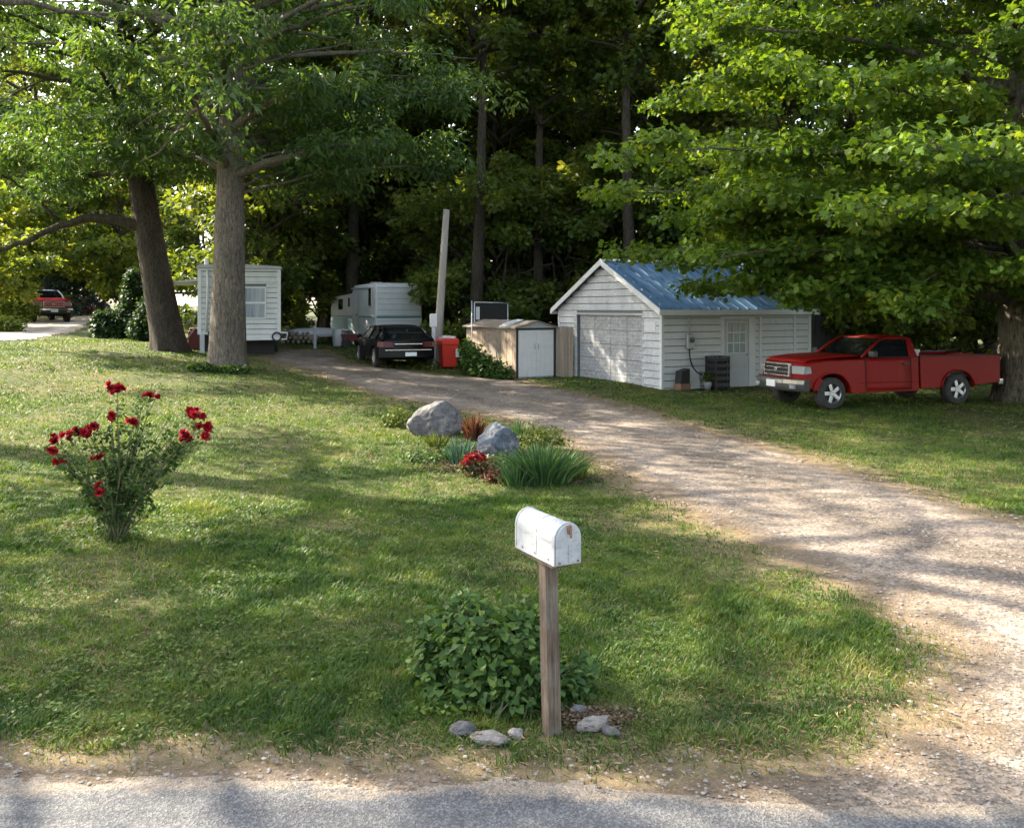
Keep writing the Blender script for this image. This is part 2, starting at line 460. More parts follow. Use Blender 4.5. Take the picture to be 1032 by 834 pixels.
# loose stones
def stones(name, n, m, yr, tr, smin, smax, seed, where):
    rg = np.random.default_rng(seed)
    y = yr[0] * (yr[1] / yr[0]) ** rg.random(n); x = (tr[0] + (tr[1] - tr[0]) * rg.random(n)) * y
    k = where(x, y, rg); x = x[k]; y = y[k]; n = len(x)
    T = np.array([[1, 0, 0], [-.5, .8, .05], [-.6, -.75, -.05], [.1, .1, .75], [.5, .75, .15], [.4, -.8, .2]])
    fs = np.array([(0, 4, 3), (4, 1, 3), (1, 2, 3), (2, 5, 3), (5, 0, 3)])
    s = smin + (smax - smin) * rg.random(n) ** 3; s = s * (.5 + y * .1)
    a = rg.random(n) * 6.283; ca, sa = np.cos(a), np.sin(a)
    V = T[None] * s[:, None, None] * np.stack([1 + rg.random(n) * .5, .7 + rg.random(n) * .5, .5 + rg.random(n) * .5], 1)[:, None, :]
    X = V[..., 0] * ca[:, None] - V[..., 1] * sa[:, None] + x[:, None]; Y = V[..., 0] * sa[:, None] + V[..., 1] * ca[:, None] + y[:, None]
    Z = V[..., 2] + H(x, y)[:, None] + .008
    Fc = (np.arange(n)[:, None, None] * 6 + fs[None]).reshape(-1, 3)
    me = mesh_np(name, np.stack([X, Y, Z], -1).reshape(-1, 3), tris=Fc, attr=np.repeat(rg.random(n), 6))
    return kind(link_mesh(name, me, m), 'stuff')
m_stone, nt, out = mat('loose_stone')
a = nt.nodes.new('ShaderNodeAttribute'); a.attribute_name = 'v'
pbr(nt, out, ramp(nt, a.outputs['Fac'], [(0, (.10, .09, .08)), (.5, (.18, .155, .135)), (.9, (.235, .205, .18)), (1, (.29, .265, .24))]), .9)
tag(stones('loose_gravel', 45000, m_stone, (3.9, 26), (-.65, .65), .005, .017, 3, lambda x, y, rg: (drive_sd(x, y) + (rg.random(len(x)) - .5) * .3 > 0.0) & (rg.random(len(x)) < np.where(y < 4.4, .7, .8))),
    'loose gravel and small stones scattered over the drive and the road edge', 'gravel')

# ------------------------------------------------------------------ grass
def lawn_ok(x, y, rg):
    s = drive_sd(x, y)
    soft = s + rg.normal(size=len(x)) * (.05 + .008 * y)
    k = soft < 0
    # thin patches of wear
    p = fbm(x * .5, y * .35, 31)
    wear = np.clip((p - .60) * 6, 0, .75)
    wear = np.maximum(wear, np.clip(1 - (-s) / .38, 0, 1) * .85)
    wear = np.where((x > 4) & (y > 12), np.maximum(wear, .25), wear)
    # worn ground by the big trunks, and the patch between drive and shed
    for cx_, cy_, rx, ry, a_ in ((-9.6, 25.2, 4.2, 1.5, .85), (-14, 24.5, 3, .8, .5), (2.6, 26.5, 1.6, .8, .5), (.2, 5.15, .55, .25, .6)):
        wear = np.maximum(wear, a_ * np.exp(-(((x - cx_) / rx) ** 2 + ((y - cy_) / ry) ** 2)))
    k &= rg.random(len(x)) > wear
    k &= sdist(SIDE_ROAD, x, y) < -.1
    return k

def grass(name, n, yr, tr, hgt, wid, seed, bent, m, tuft=1):
    rg = np.random.default_rng(seed)
    y = yr[0] * (yr[1] / yr[0]) ** (rg.random(n) ** .92); x = (tr[0] + (tr[1] - tr[0]) * rg.random(n)) * y
    if tuft > 1:
        y = np.repeat(y, tuft) + rg.normal(size=n * tuft) * .018; x = np.repeat(x, tuft) + rg.normal(size=n * tuft) * .022
    k = lawn_ok(x, y, rg); x = x[k]; y = y[k]; n = len(x)
    z = H(x, y) - .014
    pt = fbm(x * 1.3, y * 1.3, 77)
    tall = .35 + 1.5 * fbm(x * 1.6, y * 1.2, 41) ** 1.3
    tall = tall * (.45 + 1.1 * fbm(x * 5.5, y * 4.5, 61, 2))
    h = hgt * tall * (.45 + .8 * rg.random(n)) * (1 + .35 * (rg.random(n) > .96))
    w = wid * (.6 + .8 * rg.random(n)) * np.maximum(1, y / 7)
    a = rg.random(n) * 6.283
    dryp = rg.random(n) < np.clip(.04 + (fbm(x * .8, y * .8, 99) - .48) * 1.2, .03, .5)
    h = np.where(dryp, h * .55, h)
    L = np.stack([np.cos(a), np.sin(a), np.zeros(n)], 1)
    S = np.stack([-np.sin(a), np.cos(a), np.zeros(n)], 1)
    lean = ((.3 + 1.0 * rg.random(n)) * h * np.where(dryp, 2.2, 1))[:, None]
    B = np.stack([x, y, z], 1)
    up = np.array([0, 0, 1.0])
    # green number: low = dark green, high = straw
    g = np.clip(.10 + .55 * rg.random(n) + (pt - .5) * 1.0 + (fbm(x * 5.5, y * 4.5, 66, 2) - .5) * .7, 0, .93)
    g = np.where(dryp, .95 + .05 * rg.random(n), g)
    if bent:
        V = np.stack([B - S * w[:, None] / 2, B + S * w[:, None] / 2,
                      B + L * lean * .35 + up * h[:, None] * .6 + S * w[:, None] * .4, B + L * lean * .35 + up * h[:, None] * .6 - S * w[:, None] * .4,
                      B + L * lean + up * h[:, None] * .92], 1)
        fs = np.array([(0, 1, 2), (0, 2, 3), (3, 2, 4)]); k = 5
    else:
        V = np.stack([B - S * w[:, None] / 2, B + S * w[:, None] / 2, B + L * lean + up * h[:, None]], 1)
        fs = np.array([(0, 1, 2)]); k = 3
    Fc = (np.arange(n)[:, None, None] * k + fs[None]).reshape(-1, 3)
    me = mesh_np(name, V.reshape(-1, 3), tris=Fc, attr=np.repeat(g, k))
    return kind(link_mesh(name, me, m), 'stuff')

G_STOPS = [(0, (.034, .082, .015)), (.3, (.062, .124, .020)), (.6, (.108, .168, .028)), (.9, (.18, .215, .05)), (.95, (.24, .20, .10)), (1, (.34, .28, .16))]
m_grass = leaf_mat('grass_blades', G_STOPS, .42, (1.3, 1.25, .5), .5, .35, .25)
tag(grass('grass', 90000, (4.6, 11.5), (-.68, .68), .046, .0074, 1, True, m_grass, 4), 'mown green grass of the front lawn with straw coloured blades mixed in', 'grass')
tag(grass('grass', 110000, (10.5, 42), (-.72, .66), .05, .0065, 2, False, m_grass, 4), 'shorter grass of the far lawn running back under the trees', 'grass')
# low broad-leaved weeds in the lawn
rg = np.random.default_rng(5)
n = 9000
y = 4.9 * (15 / 4.9) ** rg.random(n); x = (-.66 + 1.3 * rg.random(n)) * y
k = lawn_ok(x, y, rg) & (fbm(x * 1.1, y * 1.1, 55) > .60) & (rg.random(n) < .45); x = x[k]; y = y[k]
x = np.repeat(x, 5) + rg.normal(size=len(x) * 5) * .03; y = np.repeat(y, 5) + rg.normal(size=len(y) * 5) * .03
n = len(x); a = rg.random(n) * 6.283
P = np.stack([x, y, H(x, y) + .02 + rg.random(n) * .035], 1)
me = leaf_mesh('weeds', P, np.stack([np.cos(a), np.sin(a), .3 * rg.random(n)], 1), np.stack([rg.normal(size=n) * .3, rg.normal(size=n) * .3, np.ones(n)], 1), .018 + .02 * rg.random(n), .016 + .014 * rg.random(n), T_HEART, .2 + .6 * rg.random(n))
tag(kind(link_mesh('weeds', me, m_grass), 'stuff'), 'low round leaved weeds and clover spread through the lawn', 'weeds')
# mulch and bark chips
n = 9000
cxs = np.array([g2(470, 455), g2(500, 470), g2(545, 480), g2(470, 470), g2(530, 470), g2(598, 724)]); kk_ = rg.integers(0, 6, n)
sp_ = np.array([.5, .45, .55, .5, .4, .12])[kk_]
x = cxs[kk_, 0] + rg.normal(size=n) * sp_; y = cxs[kk_, 1] + rg.normal(size=n) * sp_ * .55; a = rg.random(n) * 6.283
P = np.stack([x, y, H(x, y) + .004 + rg.random(n) * .03], 1)
me = leaf_mesh('mulch', P, np.stack([np.cos(a), np.sin(a), .2 * rg.normal(size=n)], 1), np.stack([rg.normal(size=n) * .4, rg.normal(size=n) * .4, np.ones(n)], 1), (.012 + .03 * rg.random(n)) * np.where(y > 9, 1.7, 1), (.008 + .01 * rg.random(n)) * np.where(y > 9, 1.7, 1), T_DIAMOND)
m_mulch = leaf_mat('brown_mulch', [(0, (.05, .035, .022)), (.6, (.13, .09, .06)), (1, (.24, .18, .12))], .05, (1, 1, 1), .9, 2, .1)
tag(kind(link_mesh('mulch', me, m_mulch), 'stuff'), 'brown mulch and bark chips among the rocks and plants beside the drive', 'mulch')
# dry leaf litter at the margins
n = 26000
y = 4.6 * (28 / 4.6) ** rg.random(n); x = (-.66 + 1.3 * rg.random(n)) * y
s = drive_sd(x, y); k = (np.abs(s + .05) < .28 * rg.random(n)) | ((fbm(x * .5, y * .35, 31) > .6) & (rg.random(n) < .5) & (s < 0)); x = x[k]; y = y[k]; n = len(x); a = rg.random(n) * 6.283
P = np.stack([x, y, H(x, y) + .012 + rg.random(n) * .02], 1)
me = leaf_mesh('straw_litter', P, np.stack([np.cos(a), np.sin(a), .25 * rg.normal(size=n)], 1), np.stack([rg.normal(size=n) * .4, rg.normal(size=n) * .4, np.ones(n)], 1), (.03 + .05 * rg.random(n)) * np.maximum(1, y / 8), .007 * np.maximum(1, y / 7), T_DIAMOND)
m_straw = leaf_mat('dry_straw', [(0, (.12, .085, .05)), (.5, (.24, .18, .10)), (1, (.38, .30, .18))], .2, (1, 1, 1), .8, 2, .1)
tag(kind(link_mesh('straw_litter', me, m_straw), 'stuff'), 'dead grass and straw along the edges of the gravel', 'litter')
# ------------------------------------------------------------------ bark and trees
def bark_mat(name, lo, hi, sc=1.0, moss=None):
    m, nt, out = mat(name)
    v = coords(nt, (1, 1, .17))
    n1 = noise(nt, v, 24 * sc, 6, .75, 1.2)
    n2 = noise(nt, coords(nt, (1, 1, .6)), 2.0, 4, .6)
    c = ramp(nt, n1, [(.36, lo), (.62, hi)])
    c = mix(nt, 1.0, c, ramp(nt, n2, [(.3, (.75, .75, .75)), (.7, (1.2, 1.18, 1.12))]), 'MULTIPLY')
    if moss:
        c = mix(nt, ramp(nt, noise(nt, coords(nt), 1.2, 4, .6), [(.55, (0, 0, 0)), (.72, (.6, .6, .6))]), c, moss)
    pbr(nt, out, c, .9, nrm=bump(nt, n1, 1.0, .06), spec=.15)
    return m
m_bark = bark_mat('grey_bark', (.045, .038, .030), (.24, .205, .17))
m_bark_dark = bark_mat('dark_bark', (.02, .017, .014), (.10, .083, .066))
m_bark_maple = bark_mat('maple_bark', (.03, .025, .02), (.19, .165, .13), .7, (.10, .11, .06))
m_deadwood = bark_mat('dead_wood', (.12, .10, .08), (.30, .26, .21), 2)

def trunk_mesh(base, top, r0, r1, n=40, rows=60, flare=.5, bend=(0, 0), ridge=.035, seed=0, lobes=6):
    """tapered trunk with root flare and furrowed surface, as a vertex grid"""
    rg = np.random.default_rng(seed)
    b = np.array(base, float); t = np.array(top, float)
    u = np.linspace(0, 1, rows) ** 1.3
    L = np.linalg.norm(t - b)
    cen = b + (t - b) * u[:, None] + np.array([bend[0], bend[1], 0]) * np.sin(u * math.pi)[:, None]
    a = np.linspace(0, 2 * math.pi, n, endpoint=False)
    A, U = np.meshgrid(a, u)
    hgt = U * L
    ph = rg.random(4) * 6.28
    r = r0 + (r1 - r0) * U ** .8
    r = r * (1 + flare * np.exp(-hgt / .38) * (.65 + .35 * np.cos(lobes * A + ph[0])) + .05 * np.cos(3 * A + ph[1]) )
    rn = fbm(A * 7.0 + np.sin(hgt * .8) * .3, hgt * 1.3, seed, 3) - .5
    r = r * (1 + 2 * ridge * rn)
    X = cen[:, 0][:, None] + r * np.cos(A); Y = cen[:, 1][:, None] + r * np.sin(A); Z = cen[:, 2][:, None] + 0 * A
    V = np.stack([X, Y, Z], -1).reshape(-1, 3).tolist()
    fs = []
    for i in range(rows - 1):
        for k in range(n):
            k2 = (k + 1) % n
            fs.append((i * n + k, i * n + k2, (i + 1) * n + k2, (i + 1) * n + k))
    fs.append(tuple((rows - 1) * n + k for k in range(n)))
    return V, fs

def bez(p0, p1, p2, n=10):
    p0, p1, p2 = Vector(p0), Vector(p1), Vector(p2)
    return [p0 * (1 - t) ** 2 + p1 * 2 * t * (1 - t) + p2 * t * t for t in [i / (n - 1) for i in range(n)]]

def wobble(pts, amp, rng):
    return [p + Vector((rng.uniform(-1, 1), rng.uniform(-1, 1), rng.uniform(-1, 1))) * amp * (0 if i == 0 else 1) for i, p in enumerate(pts)]

def crown_mesh(name, cent, rad, per, L, W, tmpl, flat, droop, up, rg, patch=.35):
    P, ax, nr = clump_leaves(cent, rad, per, flat, droop, up, rg)
    n = len(P)
    cv = np.repeat(rg.random(len(cent)), int(per))
    v = np.clip((1 - patch) * rg.random(n) + patch * cv, 0, 1)
    s = .55 + .85 * rg.random(n)
    return leaf_mesh(name, P, ax, nr, L * s, W * s, tmpl, v)

from mathutils import noise as mnoise
def forest_tree(seed, hgt, rad, base_h, trunk_r, leaves, m_leaf, leaf_l, twigs=True, nb=46):
    """trunk + crown as children of nothing yet; origin at the base"""
    rng = random.Random(seed); rg = np.random.default_rng(seed)
    t = MB()
    V, fs = trunk_mesh((0, 0, -.3), (rng.uniform(-.6, .6), rng.uniform(-.6, .6), hgt * .86), trunk_r, trunk_r * .18, 14, 22, .35, (rng.uniform(-.4, .4), rng.uniform(-.3, .3)), .03, seed, 5)
    t.add(V, fs)
    cs = []; rs = []
    for i in range(nb):
        u = (i + rng.random()) / nb
        z = base_h + (hgt - base_h) * u
        env = rad * (.35 + .65 * math.sin(math.pi * min(1, (u * .86 + .12))) ** .7) * rng.uniform(.75, 1.12)
        a = i * 2.399 + rng.uniform(-.5, .5)
        tip = Vector((math.cos(a) * env, math.sin(a) * env, z + rng.uniform(-.4, .9)))
        root = Vector((0, 0, max(base_h * .6, z - env * .45)))
        if u < .92:
            pts = wobble(bez(root, (root + tip) / 2 + Vector((0, 0, .5)), tip, 6), .12, rng)
            t.tube(pts, [trunk_r * .32 * (1 - .85 * k / 5) + .015 for k in range(6)], 5, False)
        for k in range(4):
            f = (.42, .66, .86, 1.02)[k]
            p = root.lerp(tip, f) + Vector((rng.uniform(-.7, .7), rng.uniform(-.7, .7), rng.uniform(-.3, .5)))
            cs.append(p); rs.append(rng.uniform(.55, 1.15) * rad * .24)
    kp = [i for i, q in enumerate(cs) if mnoise.noise(q * .45 + Vector((seed, 0, 0))) > -.02]
    cs = [cs[i] for i in kp]; rs = [rs[i] for i in kp]
    cs = np.array([tuple(c) for c in cs]); rs = np.array(rs)
    cm = crown_mesh('crown', cs, rs, leaves / len(cs), leaf_l, leaf_l * .7, T_DIAMOND, .6, .25, .45, rg)
    return t, cm, m_leaf

def make_tree(name, label, seed, group=None, mbark=None, **kw):
    t, cm, ml = forest_tree(seed, **kw)
    root = thing(name, label, 'tree', group=group)
    t.build('trunk', mbark or m_bark_dark, root, smooth=True)
    link_mesh('crown', cm, ml, root)
    return root

def dup(root, loc, rz, sc=1.0, label=None, group=None):
    r = root.copy(); C.objects.link(r); r.location = loc; r.rotation_euler = (0, 0, rz); r.scale = (sc, sc, sc)
    if label: r['label'] = label
    if group: r['group'] = group
    for ch in list(root.children):
        c = ch.copy(); C.objects.link(c); c.parent = r
        for g in ch.children:
            d = g.copy(); C.objects.link(d); d.parent = c
    return r

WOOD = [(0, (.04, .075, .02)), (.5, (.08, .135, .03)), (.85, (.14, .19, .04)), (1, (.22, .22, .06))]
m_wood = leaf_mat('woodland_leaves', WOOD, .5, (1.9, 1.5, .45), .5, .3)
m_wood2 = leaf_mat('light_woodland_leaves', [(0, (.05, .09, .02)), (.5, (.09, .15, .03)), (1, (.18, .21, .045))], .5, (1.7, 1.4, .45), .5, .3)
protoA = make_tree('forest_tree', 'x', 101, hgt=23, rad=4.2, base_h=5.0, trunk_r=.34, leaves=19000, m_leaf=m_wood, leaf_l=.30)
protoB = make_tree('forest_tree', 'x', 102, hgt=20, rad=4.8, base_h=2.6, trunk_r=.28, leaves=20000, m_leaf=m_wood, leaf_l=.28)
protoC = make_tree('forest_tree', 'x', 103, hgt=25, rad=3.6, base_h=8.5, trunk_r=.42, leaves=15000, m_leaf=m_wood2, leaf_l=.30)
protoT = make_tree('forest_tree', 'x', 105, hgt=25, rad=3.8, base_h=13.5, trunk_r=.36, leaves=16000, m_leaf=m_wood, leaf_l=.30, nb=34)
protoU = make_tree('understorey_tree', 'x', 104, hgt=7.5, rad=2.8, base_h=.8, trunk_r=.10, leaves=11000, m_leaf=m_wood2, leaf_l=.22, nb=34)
for o in (protoA, protoB, protoC, protoT, protoU): o['_proto'] = 1

first = {}
def place_tree(proto, px, y, rz, sc, label, group=None, drop=0.0, x=None):
    X = (px - CX) / F * y if x is None else x
    loc = (X, y, hz(X, min(y, 75)) - drop)
    if proto.get('_proto') == 1 and proto.name not in first:
        first[proto.name] = 1
        proto.location = loc; proto.rotation_euler = (0, 0, rz); proto.scale = (sc,) * 3
        proto['label'] = label
        if group: proto['group'] = group
        return proto
    r = dup(proto, loc, rz, sc, label, group)
    if not group and 'group' in r: del r['group']
    return r

# individually visible trunks in the wood
place_tree(protoT, 477, 40.5, 0.3, 1.0, 'tall woodland tree with a straight dark trunk behind the pale leaning pole')
place_tree(protoT, 641, 39.5, 2.2, 1.0, 'tall forked woodland tree standing behind the blue roofed garage')
place_tree(protoT, 543, 42.5, 1.1, .9, 'slender reddish trunked woodland tree behind the wooden shed')
place_tree(protoA, 590, 52, 4.0, 1.05, 'dark woodland tree between the shed and the garage, deep in the wood')
place_tree(protoA, 412, 53, 5.0, .95, 'dark woodland tree directly behind the travel trailer end wall')
rnd = random.Random(4)
place_tree(protoC, 0, 47.5, 1.0, 1.0, 'tall woodland tree whose crown hangs over the travel trailer', x=-8.6)
place_tree(protoC, 0, 43, 5.0, 1.0, 'tall woodland tree behind the left corner of the mobile home', x=-13.8)
GL = {'a': ('leafy woodland tree in the dark wood behind the white mobile home and the trailer', 'woodland trees behind the mobile home and trailer'),
      'b': ('leafy woodland tree in the dark wood behind the shed and the garage', 'woodland trees behind the shed and garage'),
      'c': ('leafy woodland tree in the dark wood behind the red pickup', 'woodland trees behind the red pickup')}
def place_many(lst, key, drop=0):
    for pr, px, y, sc in lst:
        place_tree(pr, px, y, rnd.random() * 6.28, sc, GL[key][0], GL[key][1], drop)
A_, B_, C_, U_ = protoA, protoB, protoC, protoU
place_many([(C_, 330, 58, 1.15), (C_, 395, 60, 1.2), (C_, 450, 57, 1.1), (B_, 262, 45, 1), (A_, 300, 47, 1), (B_, 330, 55, 1), (B_, 372, 52, 1), (B_, 440, 60, 1)], 'a')
place_many([(C_, 500, 59, 1.15), (C_, 548, 62, 1.2), (C_, 600, 58, 1.15), (C_, 655, 60, 1.2), (C_, 715, 58, 1.2), (C_, 525, 68, 1.3), (C_, 625, 70, 1.3), (B_, 505, 50, 1), (B_, 560, 57, 1.05), (B_, 625, 52, 1), (B_, 668, 44, .95), (A_, 690, 56, 1.05), (B_, 730, 47, 1)], 'b')
place_many([(B_, 800, 42, 1), (A_, 770, 55, 1), (B_, 870, 40, 1), (A_, 940, 44, 1), (B_, 1000, 38, 1), (A_, 1060, 45, 1), (B_, 1110, 38, 1)], 'c')
UL = {'a': ('bushy understorey tree low in the dark wood behind the trailer and mobile home', 'understorey behind the trailer and mobile home'),
      'b': ('bushy understorey tree low in the dark wood behind the shed and garage', 'understorey behind the shed and garage'),
      'c': ('bushy understorey tree in the deep shade behind the red pickup', 'understorey behind the red pickup')}
for px, y, sc, k in [(297, 48, .9, 'a'), (345, 55, 1.2, 'a'), (272, 49, 1.1, 'a'), (395, 54, 1.3, 'a'), (452, 48, 1.1, 'a'), (370, 56, 1.3, 'a'), (285, 57, 1.4, 'a'), (430, 56, 1.4, 'a'), (320, 60, 1.4, 'a'), (240, 50, 1.3, 'a'),
                     (465, 43, 1.0, 'b'), (500, 42, 1.1, 'b'), (535, 44, 1.2, 'b'), (570, 43, 1.1, 'b'), (600, 46, 1.3, 'b'), (640, 42, 1.2, 'b'), (485, 53, 1.4, 'b'), (550, 54, 1.4, 'b'), (620, 55, 1.4, 'b'), (690, 42, 1.2, 'b'),
                     (830, 38, 1.0, 'c'), (865, 33, .8, 'c'), (905, 32, .8, 'c'), (950, 31, .75, 'c'), (990, 34, .9, 'c'), (740, 40, 1.2, 'c'), (785, 42, 1.2, 'c'), (1030, 32, .8, 'c'), (880, 44, 1.3, 'c'), (940, 46, 1.3, 'c')]:
    place_tree(U_, px, y, rnd.random() * 6.28, sc, UL[k][0], UL[k][1])

# ---- left edge: trees further along the side road
place_tree(B_, 205, 62, 1.0, 1.0, 'leafy tree beyond the dark leaning tree, above the carport roof')
place_tree(B_, 150, 75, 2.0, 1.05, 'leafy tree behind the dark clipped evergreens')
m_bright = leaf_mat('brightened_leaves', [(0, (.07, .12, .02)), (.5, (.14, .20, .035)), (1, (.23, .26, .055))], .5, (1.6, 1.4, .45), .5, .3)  # leaf colour raised to look sunlit on trees that stand shaded
m_conifer = leaf_mat('blue_conifer', [(0, (.03, .06, .045)), (.6, (.06, .10, .075)), (1, (.09, .13, .1))], .2, (1, 1.1, .7), .6, .3)
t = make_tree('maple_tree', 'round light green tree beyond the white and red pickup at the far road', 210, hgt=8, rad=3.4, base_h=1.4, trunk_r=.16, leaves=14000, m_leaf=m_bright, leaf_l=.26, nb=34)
p = at(18, 320, 62); t.location = (p.x, 62, hz(p.x, 62) - .2)
t2 = dup(t, (at(122, 300, 66).x, 66, hz(at(122, 300, 66).x, 66)), 2.0, 1.35, 'yellow green tree behind the dark evergreens beside the leaning tree')
t2['label'] = 'yellow green tree behind the dark evergreens beside the leaning tree'
t3 = dup(t, (at(-28, 300, 50).x, 50, hz(at(-28, 300, 50).x, 50)), 4.0, 1.0, 'light green tree overhanging the far road at the photo edge')
t4 = dup(t, (at(88, 300, 100).x, 100, 2.0), 1.0, 1.9, 'hazy green tree far down the side road')
t5 = dup(t, (at(30, 300, 118).x, 118, 2.0), 3.0, 2.3, 'tall hazy green tree at the far end of the side road')
t6 = dup(t, (at(140, 300, 108).x, 108, 2.0), 5.0, 2.3, 'large tree far beyond the leaning tree, right of the side road end')
t7 = dup(t, (at(-40, 300, 84).x, 84, 2.0), .5, 2.2, 'large light green tree beyond the far pickup at the photo edge')
def conifer(label, px, y, hgt, rad, seed):
    rng = random.Random(seed); rg = np.random.default_rng(seed)
    X = (px - CX) / F * y
    root = thing('conifer_tree', label, 'tree', (X, y, hz(X, min(y, 75))))
    MB().cyl((0, 0, -.2), (0, 0, hgt * .95), .16, 8, .02).build('trunk', m_bark_dark, root, smooth=True)
    cs = []; rs = []
    for i in range(130):
        u = rng.random() ** .8; r = rad * (1 - u) * rng.uniform(.4, 1); a = rng.random() * 6.28
        cs.append((math.cos(a) * r, math.sin(a) * r, .4 + u * (hgt - .5) - r * .25)); rs.append(.25 + .45 * (1 - u))
    link_mesh('crown', crown_mesh('crown', np.array(cs), np.array(rs), 110, .3, .12, T_LANCE, .35, .35, .5, rg), m_conifer, root)
    return root
conifer('blue green conifer far along the side road, left of its taller twin', 62, 78, 9, 2.4, 31)
conifer('taller blue green conifer far along the side road beside the smaller one', 84, 84, 11, 2.8, 32)

# ---- big straight oak in front of the mobile home
leafS = [(0, (.03, .07, .028)), (.5, (.06, .12, .035)), (.85, (.10, .165, .04)), (1, (.16, .21, .05))]
m_hick = leaf_mat('hickory_leaves', leafS, .45, (1.5, 1.35, .5), .5, .4)
def big_tree(name, label, mb, base, top, r0, r1, limbs, clumps, rg_seed, per, ll, lw, tmpl, flat, droop, up, m_leaf, m_b, rows=90, n=56, bend=(0, 0), flare=.5, thin=-.16):
    rng = random.Random(rg_seed); rg = np.random.default_rng(rg_seed)
    root = thing(name, label, 'tree', tuple(base))
    t = MB(); tb = Vector(top) - Vector(base)
    V, fs = trunk_mesh((0, 0, -.25), tuple(tb), r0, r1, n, rows, flare, bend, .035, rg_seed, 6)
    t.add(V, fs)
    for (a, b, c, ra, rb) in limbs:
        a, b, c = (Vector(q) - Vector(base) for q in (a, b, c))
        pts = wobble(bez(a, b, c, 12), .05, rng)
        t.tube(pts, [ra + (rb - ra) * k / 11 for k in range(12)], 9, True)
    t.build('trunk', m_b, root, smooth=True)
    cs, rs = clumps(rng)
    kp = [i for i, q in enumerate(cs) if mnoise.noise(Vector(q) * .42 + Vector((rg_seed, 0, 0))) > thin + (.14 if q[2] > 10.5 and rg_seed < 63 else 0) or (rg_seed == 61 and q[1] > b1.y + 3.5 and q[2] < 10.5)]
    cs = [cs[i] for i in kp]; rs = [rs[i] for i in kp]
    cs = np.array([tuple(Vector(q) - Vector(base)) for q in cs])
    link_mesh('crown', crown_mesh('crown', cs, np.array(rs), per, ll, lw, tmpl, flat, droop, up, rg), m_leaf, root)
    return root

b1 = hit(228, 371)
def twigs_to(limbs, cs, org, rng, m=2):
    pass
def sphere_limbs(cx, cy, z0, z1, rad, nl, rng, axis_z, r_l=.16, low=None, shape=None):
    """limbs out of a central stem at heights axis_z; returns limbs and clump centres along them"""
    L = []; cs = []; rs = []
    for i in range(nl):
        u = (i + rng.random() * .8) / nl
        z = z0 + (z1 - z0) * u
        e = shape(u) * rad * rng.uniform(.8, 1.1)
        a = i * 2.399 + rng.uniform(-.35, .35)
        tip = Vector((cx + math.cos(a) * e, cy + math.sin(a) * e, z + rng.uniform(-.3, .5)))
        root = Vector((cx, cy, max(low if low is not None else axis_z, z - .1 * e + rng.uniform(-.4, .2))))
        midp = (root + tip) / 2 + Vector((0, 0, .10 * e))
        L.append((root, midp, tip, r_l * (1.05 - .7 * u), .015))
        for k in range(7):
            f = .3 + .74 * k / 6
            p = root * (1 - f) ** 2 + midp * 2 * f * (1 - f) + tip * f * f if f <= 1 else tip + (tip - midp) * (f - 1)
            sp = .18 * e * (.5 + f * .6)
            for _ in range(2 if k < 2 else 3):
                cs.append(p + Vector((rng.uniform(-sp, sp), rng.uniform(-sp, sp), rng.uniform(-.25, .3)))); rs.append(rng.uniform(.55, 1.05))
    return L, cs, rs

rng = random.Random(51)
L1, c1, r1_ = sphere_limbs(b1.x, b1.y, 7.2, 19, 7.2, 40, rng, 7, .17, 6.6, lambda u: (.78 + .4 * u) if u < .5 else (1.3 - .62 * u))
for (tx_, ty_, tz_) in ((-4.7, 34.5, 8.2), (-6.3, 35.6, 9.2), (-2.6, 33.2, 7.6), (-3.2, 33.5, 8.6), (-5.5, 35.5, 9.4), (-1.2, 31.0, 9.8), (-6.5, 33, 7.6), (-3.5, 30.5, 11.5), (-1.5, 34, 11)):  # boughs added to keep direct sun off the garage gable
    tip = Vector((tx_, ty_, tz_)); rt = Vector((b1.x, b1.y, tz_ - 1.6)); md = (rt + tip) / 2 + Vector((0, 0, .8)); L1.append((rt, md, tip, .055, .012))
    for k in range(9):
        f = .3 + .75 * k / 8; f = min(f, 1); p = rt * (1 - f) ** 2 + md * 2 * f * (1 - f) + tip * f * f
        for _ in range(3): c1.append(p + Vector((rng.uniform(-1, 1), rng.uniform(-1, 1), rng.uniform(-.4, .5)))); r1_.append(rng.uniform(.6, 1.0))
for i in range(24):        # long upper boughs above the frame, added to shade the lawn and drive
    a = i * 2.399; e = rng.uniform(7.5, 12) ; z = rng.uniform(12.5, 19)
    tip = Vector((b1.x + math.cos(a) * e + 1.5, b1.y + math.sin(a) * e, z)); rt = Vector((b1.x, b1.y, z - 2.5)); md = (rt + tip) / 2 + Vector((0, 0, .8))
    L1.append((rt, md, tip, .12, .015))
    for k in range(8):
        f = .35 + .65 * k / 7; p = rt * (1 - f) ** 2 + md * 2 * f * (1 - f) + tip * f * f
        for _ in range(2): c1.append(p + Vector((rng.uniform(-1.2, 1.2), rng.uniform(-1.2, 1.2), rng.uniform(-.3, .4)))); r1_.append(rng.uniform(.5, .95))
oak = big_tree('shade_tree', 'big straight grey trunked tree in front of the white mobile home', None, b1, (b1.x + .35, b1.y, 19), .62, .16, L1,
         lambda r: (c1, r1_), 61, 64, .27, .10, T_LANCE, .5, .55, .5, m_hick, m_bark)
